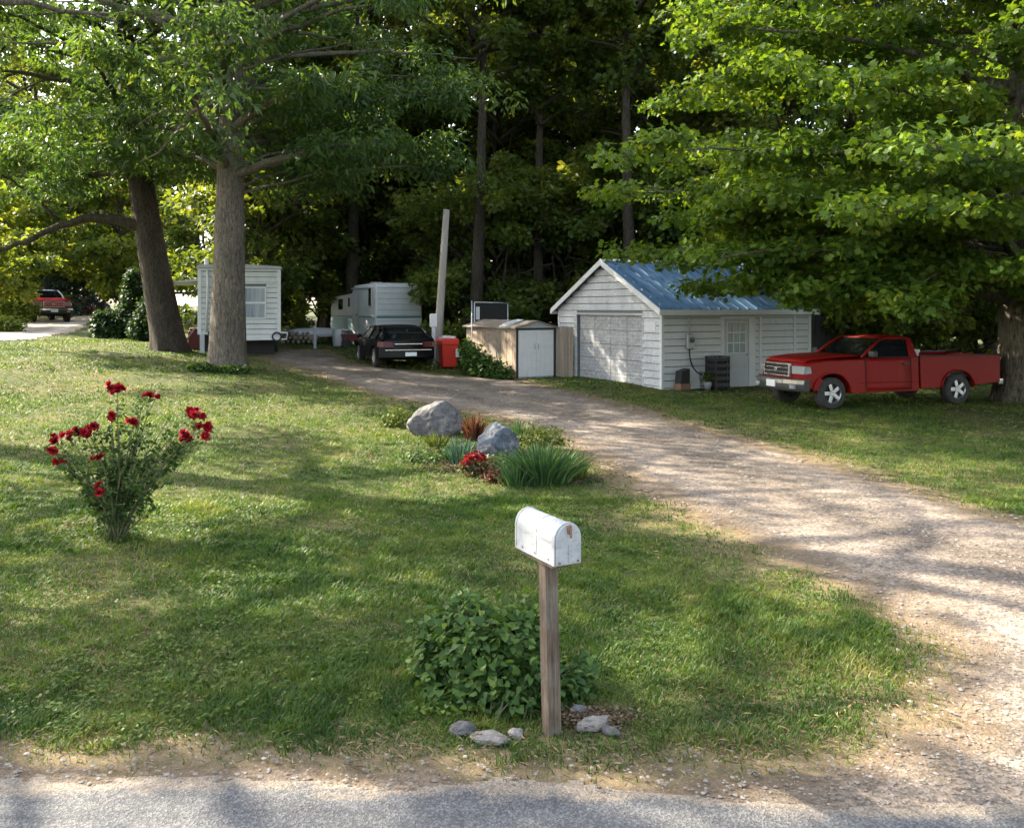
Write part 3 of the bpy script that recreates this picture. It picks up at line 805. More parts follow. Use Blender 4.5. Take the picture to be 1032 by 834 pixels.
# dead bough, bare and pale
d = MB()
base = Vector(b1)
def rel(px, py, y): return at(px, py, y) - base
yb = b1.y - 1.0
d.tube([rel(224, 92, yb + .4), rel(207, 106, yb), rel(192, 114, yb - .3), rel(178, 132, yb - .4), rel(160, 154, yb - .5), rel(141, 163, yb - .6)], [.07, .06, .055, .045, .035, .015], 8)
d.tube([rel(192, 114, yb - .3), rel(170, 110, yb - .4), rel(150, 118, yb - .5), rel(128, 135, yb - .5)], [.03, .025, .02, .01], 6)
d.tube([rel(222, 93, yb + .3), rel(214, 72, yb), rel(203, 63, yb - .2), rel(180, 66, yb - .2)], [.04, .03, .025, .01], 6)
d.tube([rel(226, 94, yb + .4), rel(252, 90, yb), rel(290, 88, yb - .2), rel(330, 86, yb - .2)], [.045, .035, .025, .01], 6)
d.build('dead_branch', m_deadwood, oak, smooth=True)

# ---- dark leaning tree with the arching limb
b2 = hit(172, 353)
y2 = b2.y
rng = random.Random(52)
tp = at(118, -40, y2 + .5)
L2, c2, r2_ = sphere_limbs(at(128, 0, y2).x, y2, 7.0, 19, 7.6, 38, rng, 7, .18, 7.5, lambda u: (.8 + .35 * u) if u < .5 else (1.25 - .6 * u))
arch = [(at(150, 232, y2), at(96, 205, y2 - .3), at(38, 238, y2 - .6), .24, .11), (at(38, 238, y2 - .6), at(5, 255, y2 - .8), at(-60, 262, y2 - 1.2), .11, .04), (at(60, 222, y2 - .5), at(30, 190, y2 - 1), at(-10, 170, y2 - 1.5), .07, .03),
        (at(142, 190, y2), at(110, 150, y2 - .4), at(60, 120, y2 - 1), .13, .04), (at(140, 170, y2), at(165, 130, y2), at(190, 80, y2), .13, .04)]
def c2f(r):
    cs = list(c2); rs = list(r2_)
    for i in range(70):       # hanging sprays on the low left side
        u = r.random(); px = -70 + 175 * u; py = r.uniform(140, 214 - 18 * u); yy = y2 + r.uniform(-3, 2.5)
        cs.append(at(px, py, yy)); rs.append(r.uniform(.5, .9))
    return cs, rs
big_tree('shade_tree', 'dark leaning tree with a limb arching left over the lawn', None, b2, tuple(tp), .64, .3, L2 + arch, c2f, 62, 60, .28, .11, T_LANCE, .5, .5, .5, m_hick, m_bark_dark, bend=(-.25, 0))

# ---- big maple over the pickup
b3 = hit(1026, 405)
b3 = Vector((b3.x + .25, b3.y + .35, hz(b3.x, b3.y)))
m_maple = leaf_mat('maple_leaves', [(0, (.04, .085, .016)), (.45, (.082, .15, .022)), (.8, (.135, .20, .03)), (1, (.23, .26, .045))], .5, (1.5, 1.4, .45), .5, .5, .2)
rng = random.Random(53)
L3, c3, r3_ = [], [], []
nl = 120
for i in range(nl):
    u = (i + rng.random() * .8) / nl
    z = 2.9 + 15.5 * u ** 1.15
    env = (11.2 if z < 7 else 11.2 - (z - 7) * .62) * (.55 + .45 * sstep(0, .12, u)) * rng.uniform(.80, 1.04)
    a = i * 2.399 + rng.uniform(-.3, .3)
    if (math.cos(a) > .45 and rng.random() < .6) or (math.sin(a) > .6 and rng.random() < .5): continue         # fewer boughs on the side away from the view
    dr = (1.1 if z < 8 else .3) + rng.uniform(-.3, .3)
    tip = Vector((b3.x + math.cos(a) * env, b3.y + math.sin(a) * env * .82, max(z - dr * .55, 2.5)))
    root = Vector((b3.x, b3.y, max(2.6, z - .12 * env)))
    midp = (root + tip) / 2 + Vector((0, 0, .10 * env))
    L3.append((root, midp, tip, .15 * (1.15 - .7 * u), .012))
    for k in range(10):
        f = .22 + .80 * k / 9
        f1 = min(f, 1)
        p = root * (1 - f1) ** 2 + midp * 2 * f1 * (1 - f1) + tip * f1 * f1
        sp = .16 * env * (.35 + f * .6)
        for _ in range(1 if k < 2 else 3):
            q = p + Vector((rng.uniform(-sp, sp), rng.uniform(-sp, sp), rng.uniform(-.16, .22)))
            q.z = max(q.z, 2.35)
            c3.append(q); r3_.append(rng.uniform(.5, .95))
            if rng.random() < .4: L3.append((p, (p + q) / 2 + Vector((0, 0, .05)), q + (q - p) * .4, .016, .004))
for (tx_, ty_, tz_) in ((4.9, 22.8, 3.7), (5.9, 21.2, 3.1), (7.0, 20.0, 2.75), (6.3, 23.0, 3.9), (8.2, 19.2, 2.6), (5.4, 21.8, 4.4), (7.4, 21.5, 3.5), (4.4, 21.9, 4.6)):
    tip = Vector((tx_, ty_, tz_)); rt = Vector((b3.x, b3.y, tz_ + .8)); md = (rt + tip) / 2 + Vector((0, 0, .9)); L3.append((rt, md, tip, .07, .01))
    for k in range(8):
        f = .4 + .6 * k / 7; p = rt * (1 - f) ** 2 + md * 2 * f * (1 - f) + tip * f * f
        for _ in range(3): c3.append(p + Vector((rng.uniform(-.6, .6), rng.uniform(-.6, .6), rng.uniform(-.2, .2)))); r3_.append(rng.uniform(.45, .75))
maple = big_tree('maple_tree', 'large maple with layered boughs spreading over the red pickup and garage', None, b3, (b3.x + .2, b3.y, 17), .62, .15, L3,
         lambda r: (c3, r3_), 63, 96, .13, .125, T_MAPLE, .40, .40, .60, m_maple, m_bark_maple, flare=.45, thin=-.6)

# ---- trees added just outside the frame to cast dappled shade on lawn and drive
def off_tree(x, y, seed, label, sc=1.0, rz=0):
    r = dup(oak, (x, y, hz(x, y)), rz, sc, label)
    return r
rng = random.Random(77)
La, ca, ra = sphere_limbs(-14.5, 12.0, 6.2, 15, 6.0, 30, rng, 6, .14, 5.6, lambda u: (.8 + .35 * u) if u < .5 else (1.25 - .7 * u))
airy = big_tree('shade_tree', 'off frame airy tree added to dapple the near end of the lawn', None, (-14.5, 12.0, hz(-14.5, 12)), (-14.2, 12, 15), .4, .1, La,
         lambda r: (ca, ra), 78, 46, .27, .10, T_LANCE, .5, .5, .5, m_hick, m_bark, rows=40, n=24, thin=.22)
dup(airy, (-15.5, 18.5, hz(-15.5, 18.5)), 2.2, 1.35, 'larger off frame airy tree added to shade the drive, left of the lawn')
for px_, y_, rz_, s_, lb_ in ((30, 80, 5.0, 1.6, 'tall leafy tree rising behind the far red and white pickup'), (-8, 66, 1.1, 1.25, 'tall leafy tree closing the view beyond the far road at the photo edge'), (48, 88, 2.5, 1.15, 'tall leafy tree far beyond the side road, above the conifers'), (105, 80, .6, 1.1, 'tall leafy tree beyond the evergreens, between the far road and the leaning tree'), (20, 110, 3.6, 1.4, 'very tall leafy tree at the end of the side road')):
    place_tree(B_, px_, y_, rz_, s_, lb_)
place_tree(A_, 75, 100, .2, 1.3, 'tall dark tree at the far end of the side road behind the conifers')
# ------------------------------------------------------------------ shared object materials
def siding_mat(name, base, pitch, dirt, line=.35, axis_amt=.5, peel=None):
    """painted lap siding: the shadow line is a gap over a dark backing, this only ages the paint"""
    m, nt, out = mat(name)
    v = coords(nt)
    n1 = noise(nt, coords(nt, (1, 1, .5)), 2.2, 6, .65); n2 = noise(nt, coords(nt, (3, 3, 14)), 3, 4, .6); n3 = noise(nt, v, 22, 5, .7)
    c = mix(nt, ramp(nt, n1, [(.42, (0, 0, 0)), (.75, (axis_amt,) * 3)]), base, dirt)
    c = mix(nt, 1.0, c, ramp(nt, n2, [(.3, (.88, .88, .88)), (.7, (1.08, 1.08, 1.08))]), 'MULTIPLY')
    if peel:
        c = mix(nt, ramp(nt, n3, [(.56, (0, 0, 0)), (.63, (.75, .75, .75))]), c, peel)
    pbr(nt, out, c, .6, nrm=bump(nt, n3, .25, .004), spec=.3)
    return m
m_white_siding = siding_mat('white_siding', (.58, .585, .58), .2, (.48, .47, .44))
m_old_siding = siding_mat('weathered_white_siding', (.54, .555, .575), .2, (.32, .31, .30), axis_amt=.7, peel=(.24, .23, .225))
m_home_siding = siding_mat('mobile_home_siding', (.60, .60, .585), .2, (.42, .43, .38), axis_amt=.65)
m_trailer_white = worn('trailer_shell', (.62, .64, .66), (.40, .42, .40), .45, .4, 1.5, bumpy=.05)
m_white_paint = worn('white_painted_trim', (.62, .625, .63), (.48, .46, .42), .5, .4, 4)
m_grey_white = worn('grey_white_paint', (.44, .455, .475), (.36, .35, .33), .5, .5, 3, stretch=(1, 1, .4))
m_dark = worn('dark_plastic', (.022, .022, .024), (.07, .065, .06), .55, .4, 6)
m_rubber = worn('tyre_rubber', (.022, .022, .022), (.09, .08, .065), .85, .5, 8)
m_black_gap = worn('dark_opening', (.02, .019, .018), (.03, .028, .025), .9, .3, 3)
m_chrome = worn('chrome', (.62, .63, .65), (.3, .29, .27), .22, .3, 8, metal=1, bumpy=.02)
m_alu = worn('dull_aluminium', (.55, .55, .56), (.3, .28, .25), .38, .4, 8, metal=1, bumpy=.05)
m_steel = worn('galvanised_steel', (.45, .46, .47), (.28, .24, .2), .5, .4, 8, metal=.7, bumpy=.05)
m_rust = worn('rusty_iron', (.16, .09, .06), (.3, .18, .1), .8, .5, 8)
m_grey_metal = worn('grey_enamel', (.38, .40, .42), (.24, .22, .2), .5, .4, 6)
m_oldwood = worn('weathered_board', (.25, .205, .165), (.13, .105, .085), .85, .7, 2.5, stretch=(8, 8, .6), bumpy=.5)
m_tanwood = worn('tan_board', (.33, .25, .18), (.15, .115, .09), .8, .8, 2.2, stretch=(7, 7, .6), bumpy=.4)
m_poletimber = worn('pole_timber', (.38, .34, .30), (.22, .19, .16), .85, .6, 2.5, stretch=(9, 9, .5), bumpy=.5)
m_gap = worn('lap_shade_backing', (.17, .17, .18), (.10, .10, .09), .9)  # dark backing colour stands in for the shadow lines under the lap boards
m_soffit = m_white_paint
def glass_mat(name, col=(.02, .025, .03), rough=.06, spec=.8):
    m, nt, out = mat(name)
    n = noise(nt, coords(nt), 3, 4, .6)
    pbr(nt, out, mix(nt, ramp(nt, n, [(.4, (0, 0, 0)), (.8, (.35, .35, .35))]), col, (.12, .13, .13)), rough, spec=spec)
    return m
m_glass = glass_mat('dark_window_glass')
def curtain_mat():
    m, nt, out = mat('curtained_pane')
    n = noise(nt, coords(nt, (14, 14, .5)), 2, 3, .6)
    p = pbr(nt, out, ramp(nt, n, [(.3, (.16, .20, .24)), (.7, (.34, .39, .43))]), .12, spec=.7)
    return m
m_curtain = curtain_mat()

m_blue_roof, nt, out = mat('blue_ribbed_roof')
n1 = noise(nt, coords(nt, (.6, 3, 3)), 1.8, 5, .6)
pbr(nt, out, ramp(nt, n1, [(.3, (.04, .10, .185)), (.6, (.055, .13, .225)), (.85, (.09, .165, .25))]), .55, .0, bump(nt, noise(nt, coords(nt), 12, 3), .1, .01), .5)

# lap boards as real stepped geometry on a wall plane: local u along wall, w up, thickness outwards (-n)
def lap_wall(mb, u0, u1, z0, z1, pitch, n_sign, y0, top_fn=None, t=.03, holes=(), gap=.026):
    """boards on plane y=y0 facing n_sign*y; top_fn(u) limits height for gables; holes are (u0,u1,z0,z1)"""
    z = z0; rj = random.Random(int(pitch * 1000) + int(u1 * 10))
    while z < z1 - .005:
        zt = min(z + pitch, z1) - gap
        segs = [(u0, u1)]
        if top_fn:
            us = np.linspace(u0, u1, 241); ok = [u for u in us if top_fn(u) > (z + zt) / 2]
            if not ok: break
            segs = [(ok[0], ok[-1])]
        for (a, b, c, d) in holes:
            if zt > c + .02 and z < d - .02:
                ns = []
                for (p, q) in segs:
                    if b <= p or a >= q: ns.append((p, q)); continue
                    if a > p: ns.append((p, a))
                    if b < q: ns.append((b, q))
                segs = ns
        for (p, q) in segs:
            ja = rj.uniform(-.007, .004); jb = rj.uniform(-.007, .004); yb = y0 + n_sign * (t + rj.uniform(-.006, .006)); yt = y0 + n_sign * .003
            vs = [(p, y0, z), (q, y0, z), (q, yb, z + jb), (p, yb, z + ja), (p, y0, zt), (q, y0, zt), (q, yt, zt), (p, yt, zt)]
            mb.add(vs, [(0, 1, 2, 3), (4, 7, 6, 5), (2, 6, 7, 3), (0, 3, 7, 4), (1, 5, 6, 2), (0, 4, 5, 1)])
        z += pitch

# ================================================================== garage
# local frame: origin at near front corner; +x along the side wall (to the right), +y along the gable wall (away left)
GC = (4.63, 27.6)
ga = math.atan2(.475, .88)
garage = thing('garage', 'weathered white garage with a blue ribbed metal roof beside the red pickup', 'garage', (GC[0], GC[1], 0), ga)
W_, L_, EV, RG_ = 6.1, 6.35, 2.44, 4.0
zb = -.45
top = lambda u: EV + (RG_ - EV) * (1 - abs(u - W_ / 2) / (W_ / 2))
DH = 2.2
core = MB()
# gable-side inner walls around the door opening (door recess), side and back walls
core.box2((.002, .002, zb), (.14, 1.0, EV)); core.box2((.002, 4.84, zb), (.14, W_ - .002, EV)); core.box2((.002, 1.0, DH), (.14, 4.84, EV))
core.prism([(.0 + .004, EV), (W_ - .004, EV), (W_ / 2, RG_ - .02)], .136, 'x', .004)
core.prism([(.0 + .004, zb), (W_ - .004, zb), (W_ - .004, EV), (W_ / 2, RG_ - .02), (.004, EV)], .14, 'x', L_ - .142)
core.box2((.14, .002, zb), (L_ - .142, .12, EV)); core.box2((.14, W_ - .12, zb), (L_ - .142, W_ - .002, EV))
core.build('wall_core', m_gap, garage)
# gable siding: rotate so plane x=0 facing -x
g = MB(); lap_wall(g, 0, W_, zb, RG_, .235, -1, 0, lambda u: 9 if u is None else (top(u) if True else 0), holes=[(.98, 4.86, zb - 1, DH + .06)])
g.v = [(v[1], v[0], v[2]) for v in g.v]
g.build('gable_siding', m_old_siding, garage)
s_ = MB(); lap_wall(s_, 0, L_, zb, EV, .215, -1, 0, holes=[(2.36, 3.80, -1, 2.16)])
s_.build('side_siding', m_white_siding, garage)
CBs = [((-.035, -.035, zb), (.075, .075, EV - .004)), ((L_ - .11, -.034, zb), (L_ + .02, .06, EV - .004)), ((-.033, W_ - .08, zb), (.06, W_ + .02, EV - .004))]
for a_, b_ in CBs: MB().box2(a_, b_).build('corner_board', m_white_paint, garage, bevel=.006)
for x_ in (4.0, 5.55): MB().box2((x_, -.036, .25), (x_ + .11, .0, 2.3)).build('trim_board', m_white_paint, garage, bevel=.006)
# roll door of old boards
dr = MB()
for k in range(5):
    z0 = zb + .2 + k * .49; dr.box2((.10, 1.02, z0 if k else zb), (.135, 4.82, min(z0 + .478, DH)))
for k in range(1, 4): dr.box2((.088, 1.02 + 3.8 * k / 4 - .012, zb), (.10, 1.02 + 3.8 * k / 4 + .012, DH))
m_roll, nt, out = mat('peeling_garage_door')
n1 = noise(nt, coords(nt), 2.4, 7, .7); n3 = noise(nt, coords(nt, (1, 1, 1.6)), 7, 6, .75)
br = nt.nodes.new('ShaderNodeTexBrick')
mp = coords(nt); sx = nt.nodes.new('ShaderNodeSeparateXYZ'); nt.links.new(mp, sx.inputs[0]); cb = nt.nodes.new('ShaderNodeCombineXYZ')
nt.links.new(sx.outputs[1], cb.inputs[0]); nt.links.new(sx.outputs[2], cb.inputs[1]); nt.links.new(cb.outputs[0], br.inputs['Vector'])
br.inputs['Scale'].default_value = 2.1; br.inputs['Mortar Size'].default_value = .012; br.inputs['Color1'].default_value = (.46, .475, .50, 1); br.inputs['Color2'].default_value = (.39, .40, .42, 1); br.inputs['Mortar'].default_value = (.22, .215, .22, 1)
c = mix(nt, ramp(nt, n3, [(.50, (0, 0, 0)), (.60, (.8, .8, .8))]), br.outputs['Color'], (.26, .205, .175))
c = mix(nt, ramp(nt, n1, [(.45, (0, 0, 0)), (.65, (.7, .7, .7))]), c, (.27, .26, .26))
pbr(nt, out, c, .7, nrm=bump(nt, n3, .3, .006), spec=.25)
dr.build('garage_door', m_roll, garage)
jm = MB(); jm.box2((-.02, .90, zb), (.02, 1.0, DH + .07)); jm.box2((.004, 4.84, zb), (.10, 4.80 + .05, DH)); jm.box2((-.022, 4.84, zb), (.022, 5.02, DH + .07)); jm.box2((-.024, .90, DH), (.018, 5.02, DH + .07))
jm.build('door_frame', m_grey_metal, garage)
vt = MB(); vt.box2((-.03, .28, 1.72), (-.004, .86, 2.0)); vt.build('patch_panel', m_white_paint, garage, bevel=.005)
# roof: two slopes, ribs, fascia
ov = .20
def slope(sign, mb, thick=.05):
    y_e = -ov if sign < 0 else W_ + ov
    z_e = EV - ov * (RG_ - EV) / (W_ / 2) + .05
    a = (-.22, y_e, z_e); b = (L_ + .22, y_e, z_e); c_ = (L_ + .22, W_ / 2, RG_ + .06); d_ = (-.22, W_ / 2, RG_ + .06)
    vs = [a, b, c_, d_] + [(p[0], p[1], p[2] - thick) for p in (a, b, c_, d_)]
    mb.add(vs, [(0, 1, 2, 3), (7, 6, 5, 4), (0, 4, 5, 1), (1, 5, 6, 2), (2, 6, 7, 3), (3, 7, 4, 0)])
    n = 17
    for k in range(n + 1):
        x = -.2 + (L_ + .4) * k / n; h = .045; w2 = .022
        P = [(x - w2, y_e, z_e + .001), (x + w2, y_e, z_e + .001), (x + w2, W_ / 2, RG_ + .061), (x - w2, W_ / 2, RG_ + .061)]
        Q = [(p[0], p[1], p[2] + h) for p in P]
        mb.add(P + Q, [(4, 5, 6, 7), (0, 4, 7, 3), (1, 2, 6, 5), (0, 1, 5, 4), (2, 3, 7, 6)])
rf = MB(); slope(-1, rf); slope(1, rf)
roof = rf.build('roof', m_blue_roof, garage)
cp = MB(); cp.prism([(W_ / 2 - .14, RG_ + .02), (W_ / 2, RG_ + .105), (W_ / 2 + .14, RG_ + .02), (W_ / 2, RG_ + .07)], L_ + .46, 'x', -.23); cp.build('ridge_cap', m_white_paint, roof)
fa = MB()
for sgn in (-1, 1):
    y_e = -ov - .01 if sgn < 0 else W_ + ov + .01; z_e = EV - ov * (RG_ - EV) / (W_ / 2)
    for x0 in (-.245, L_ + .222):
        a = (x0, y_e, z_e + .07); b = (x0, W_ / 2, RG_ + .08)
        fa.add([a, (x0 + .024, a[1], a[2]), (x0 + .024, b[1], b[2]), b, (x0, a[1], a[2] - .19), (x0 + .024, a[1], a[2] - .19), (x0 + .024, b[1], b[2] - .19), (x0, b[1], b[2] - .19)],
               [(0, 1, 2, 3), (7, 6, 5, 4), (0, 4, 5, 1), (1, 5, 6, 2), (2, 6, 7, 3), (3, 7, 4, 0)])
    fa.box2((-.22, y_e - .012, z_e - .12), (L_ + .22, y_e + .012, z_e + .045))
fa.box2((-.2, -ov, EV - .12), (L_ + .2, 0.0, EV - .10))
fa.build('fascia', m_white_paint, roof)
# side door
dd = thing('x', 'x', 'x'); D.objects.remove(dd)
do = MB(); do.box2((2.48, -.035, -.12), (3.52, .03, 2.08))
door = do.build('side_door', m_grey_white, garage, bevel=.006)
fr = MB(); fr.box2((2.36, -.055, -.35), (2.475, .03, 2.20)); fr.box2((3.525, -.055, -.35), (3.80, .03, 2.20)); fr.box2((2.475, -.054, 2.085), (3.525, .03, 2.20)); fr.build('door_frame', m_white_paint, garage, bevel=.006)
mu = MB()
x0, x1, z0, z1 = 2.60, 3.38, .98, 1.98
for k in range(4): x = x0 + (x1 - x0) * k / 3; mu.box2((x - .018, -.062, z0 - .018), (x + .018, -.037, z1 + .018))
for k in range(4): z = z0 + (z1 - z0) * k / 3; mu.box2((x0 + .001, -.060, z - .016), (x1 - .001, -.0372, z + .016))
mu.build('window_frame', m_white_paint, door)
MB().box2((x0, -.040, z0), (x1, -.0355, z1)).build('window_pane', m_curtain, door)
pn = MB(); pn.box2((2.58, -.043, .55), (3.40, -.034, .90)); pn.box2((2.58, -.043, -.02), (3.40, -.034, .45)); pn.build('door_panel', m_grey_white, door, bevel=.004)
hd = MB(); hd.cyl((3.44, -.036, .92), (3.44, -.085, .92), .012, 8); hd.cyl((3.44, -.075, .92), (3.44, -.12, .92), .032, 12); hd.build('door_knob', m_steel, door)
# electricity meter, conduit and cable
mt = MB(); mt.box2((.90, -.15, 1.15), (1.16, -.02, 1.62)); meter = mt.build('meter_box', m_steel, garage, bevel=.03)
MB().cyl((1.06, -.15, 1.44), (1.06, -.21, 1.44), .075, 20).build('meter_dial', m_glass, meter, bevel=.01)
MB().tube([(1.03, -.07, 1.62), (1.03, -.07, 2.42)], .024, 10).build('conduit', m_grey_metal, garage, smooth=True)
MB().tube(bez((1.03, -.07, 1.16), (1.02, -.06, .5), (1.5, -.12, .32), 12), .022, 8).build('cable', m_dark, garage, smooth=True)
MB().tube(bez((2.26, -.07, .62), (2.56, -.08, .5), (2.52, -.1, -.2), 12), .014, 8).build('hose', m_dark, garage, smooth=True)

def gpt(x, y, z=None):
    """garage frame -> world"""
    X = GC[0] + x * math.cos(ga) - y * math.sin(ga); Y = GC[1] + x * math.sin(ga) + y * math.cos(ga)
    return Vector((X, Y, hz(X, Y) if z is None else z))
# slatted dark crate tower by the door
cr = thing('slatted_crate', 'tall black slatted crate against the garage wall, left of its door', 'crate', gpt(1.92, -.36), ga)
f_ = MB()
for x in (-.27, .27):
    for y in (-.22, .22): f_.box2((x - .025, y - .025, 0), (x + .025, y + .025, 1.02))
f_.build('frame', m_dark, cr)
s2 = MB()
for k in range(5):
    z = .10 + k * .2; s2.box2((-.29, -.25, z), (.29, -.235, z + .11)); s2.box2((-.31, -.22, z), (-.295, .22, z + .11))
s2.box2((-.3, -.25, 1.02), (.3, .25, 1.05)); s2.build('slat', m_dark, cr)
MB().box2((-.24, -.19, .02), (.24, .19, .98)).build('inner_bin', m_black_gap, cr)
bx = thing('storage_box', 'small dark box with a brown base at the garage corner', 'box', gpt(.55, -.30), ga)
MB().prism([(-.17, .2), (.19, .2), (.19, .66), (-.13, .58)], .3, 'y', -.15).build('box_body', m_black_gap, bx, bevel=.01)
MB().box2((-.19, -.17, 0), (.20, .17, .2)).build('base_block', m_rust, bx, bevel=.01)
pb = MB(); pb.box2((-.28, -.02, 0), (.28, .02, .62)); o = pb.build('leaning_board', m_white_paint, None, bevel=.006)
o.location = gpt(1.12, -.13); o.rotation_euler = (R(-8), 0, ga); tag(o, 'white board leaning on the garage wall between the small box and the crate', 'board')
pt = thing('flower_pot', 'grey planter with stringy weeds between the leaning board and the black crate', 'planter', gpt(1.5, -.38), 0)
MB().tube([(0, 0, 0), (0, 0, .18), (0, 0, .24)], [.09, .14, .15], 16).build('pot', m_grey_metal, pt, smooth=True)
rg = np.random.default_rng(8); n = 160
P = np.stack([rg.normal(size=n) * .09, rg.normal(size=n) * .09, .22 + rg.random(n) * .32], 1)
link_mesh('foliage', leaf_mesh('foliage', P, unit(rg.normal(size=(n, 3)) + np.array([0, 0, .6])), unit(rg.normal(size=(n, 3))), .09, .04, T_DIAMOND), m_wood, pt)

# ================================================================== dark open shed behind the garage (right)
sh2 = thing('wooden_fence', 'dark board fence between the garage and the red pickup cab', 'fence', gpt(L_ + .35, .6), ga)
for k in range(9):
    q = MB(); q.box2((k * .27, -.012 + .006 * (k % 2), -.5), (k * .27 + .255, .014 + .006 * (k % 2), 2.15 + .03 * ((k * 7) % 3))); q.build('board', m_dark, sh2)
MB().box2((0, .03, 1.7), (2.4, .07, 1.8)).build('rail', m_dark, sh2)
MB().box2((0, .03, .3), (2.4, .07, .4)).build('rail', m_dark, sh2)

# ================================================================== small shed with grey doors
sb = Vector((at(521, 376, 31.2).x, 31.2, at(521, 376.5, 31.2).z)); sa = ga + .02
shed = thing('garden_shed', 'low tan board shed with grey double doors and a shallow roof, left of the garage', 'shed', (sb.x, sb.y, sb.z), sa)
SW, SL, SE, SR = 1.55, 3.9, 1.58, 1.82
k_ = MB(); k_.box2((.02, .03, -.2), (SW - .02, SL, SE)); k_.prism([(.0, SE), (SW, SE), (SW / 2, SR - .02)], SL - .05, 'y', .02); k_.build('wall', m_grey_metal, shed)
fb = MB(); fb.box2((-.02, -.02, -.15), (.045, .03, SE + .01)); fb.box2((SW - .045, -.02, -.15), (SW + .02, .03, SE + .01)); fb.box2((.045, -.018, SE - .06), (SW - .045, .03, SE + .012)); fb.build('door_frame', m_dark, shed)
for i in range(2):
    a = .05 + i * (SW - .10) / 2
    q = MB(); q.box2((a + .004, -.015, -.12), (a + (SW - .10) / 2 - .004, .025, SE - .07))
    for j in range(1, 4): x = a + j * (SW - .1) / 8; q.box2((x - .006, -.021, -.1), (x + .006, -.0155, SE - .09))
    dq = q.build('door', m_white_paint, shed)
    x = SW / 2 + (-.07 if i == 0 else .07)
    MB().tube([(x, -.016, .86), (x, -.06, .88), (x, -.06, 1.0), (x, -.016, 1.02)], .009, 6).build('handle', m_rust, dq)
bo = MB()
rr = random.Random(3)
for k in range(17):
    y0 = .02 + k * (SL - .05) / 17; hh = SE - .03 + rr.uniform(-.02, .02)
    bo.box2((-.035 - rr.random() * .008, y0, -.2), (.012, y0 + (SL - .05) / 17 - .012, hh))
bo.build('side_boards', m_tanwood, shed)
MB().box2((-.052, 1.15, .5), (-.036, 2.1, SE - .1)).build('patch_board', m_oldwood, shed)
r_ = MB()
for s in (-1, 1):
    e = -.16 if s < 0 else SW + .16; ze = SE - .01
    vs = [(e, -.12, ze), (SW / 2, -.12, SR), (SW / 2, SL + .1, SR), (e, SL + .1, ze)]
    vs += [(p[0], p[1], p[2] + .035) for p in vs]
    r_.add(vs, [(0, 1, 2, 3), (7, 6, 5, 4), (0, 4, 5, 1), (1, 5, 6, 2), (2, 6, 7, 3), (3, 7, 4, 0)])
r_.build('roof', m_oldwood, shed)
MB().prism([(-.02, SE + .013), (SW + .02, SE + .013), (SW / 2, SR - .004)], .03, 'y', -.04).build('gable_board', m_grey_metal, shed)
def spt(x, y, z): return Vector((sb.x + x * math.cos(sa) - y * math.sin(sa), sb.y + x * math.sin(sa) + y * math.cos(sa), sb.z + z))
o = MB().box2((-.4, -.22, 0), (.4, .22, .04)).box2((-.3, -.1, .04), (.2, .12, .08)).build('plastic_sheet', m_white_paint, None, bevel=.012)
o.location = spt(.28, .9, 1.735); o.rotation_euler = (0, R(-17), sa); tag(o, 'pale plastic sheet lying on the tan shed roof', 'plastic sheet')
bp = thing('board_screen', 'short screen of pale upright boards between the grey shed doors and the garage', 'fence', spt(SW + .05, -.02, 0), -.12)
for k in range(4):
    MB().box2((k * .155, -.02 + .004 * (k % 2), -.2), (k * .155 + .148, .012 + .004 * (k % 2), 1.62 + .012 * ((k * 5) % 3))).build('board', m_tanwood if k % 2 else m_oldwood, bp)
MB().box2((0, .02, 1.3), (.62, .06, 1.38)).build('rail', m_oldwood, bp)
# dark framed panel behind the shed
y_ = 38.5
pnl = thing('netting_panel', 'black netted panel with a pale top rail standing above the tan shed', 'netting panel', (at(495, 330, y_).x, y_, hz(0, y_)), .1)
zt = at(0, 305, y_).z; x0 = -.72; x1 = .72
MB().box2((x0 + .03, -.012, 1.1), (x1 - .03, .012, zt - .05)).build('net', m_black_gap, pnl)
MB().tube([(x0, 0, zt), (x1, 0, zt - .04)], .03, 8).build('top_rail', m_alu, pnl, smooth=True)
for x in (x0, x1): MB().tube([(x, 0, -.3), (x, 0, zt - (.04 if x > 0 else 0))], .028, 8).build('post', m_alu, pnl, smooth=True)
MB().box2((x0 + .06, -.035, zt - .75), (x0 + .22, -.02, zt - .2)).build('cloth_strip', m_white_paint, pnl)
# thin pipe in front of the shed
p = hit(475.5, 375)
o = MB().tube([(0, 0, -.2), (0, 0, EYE + 7 / F * p.y - p.z)], .022, 8).build('metal_stake', m_alu, None, smooth=True); o.location = p
tag(o, 'thin pale metal stake standing between the red bin and the shed', 'stake')

# ================================================================== red wheeled bin
p = hit(451, 371)
bin_ = thing('wheeled_bin', 'bright red wheeled bin beside the leaning pole', 'bin', p, .35)
m_red_plastic = worn('red_plastic', (.56, .030, .016), (.36, .04, .03), .42, .35, 4, bumpy=.05)
bb = MB()
def frus(mb, a, b, z0, z1, cx=0, cy=0):
    vs = []
    for (w2, d2, z) in ((a[0] / 2, a[1] / 2, z0), (b[0] / 2, b[1] / 2, z1)):
        vs += [(cx - w2, cy - d2, z), (cx + w2, cy - d2, z), (cx + w2, cy + d2, z), (cx - w2, cy + d2, z)]
    mb.add(vs, [(3, 2, 1, 0), (4, 5, 6, 7), (0, 1, 5, 4), (1, 2, 6, 5), (2, 3, 7, 6), (3, 0, 4, 7)])
frus(bb, (.52, .58), (.64, .70), .06, .90)
frus(bb, (.68, .76), (.70, .78), .88, 1.08)
bb.build('body', m_red_plastic, bin_, bevel=.035, seg=3)
ll = MB(); frus(ll, (.72, .80), (.60, .68), 1.07, 1.14); ll.build('lid', m_red_plastic, bin_, bevel=.03, seg=3)
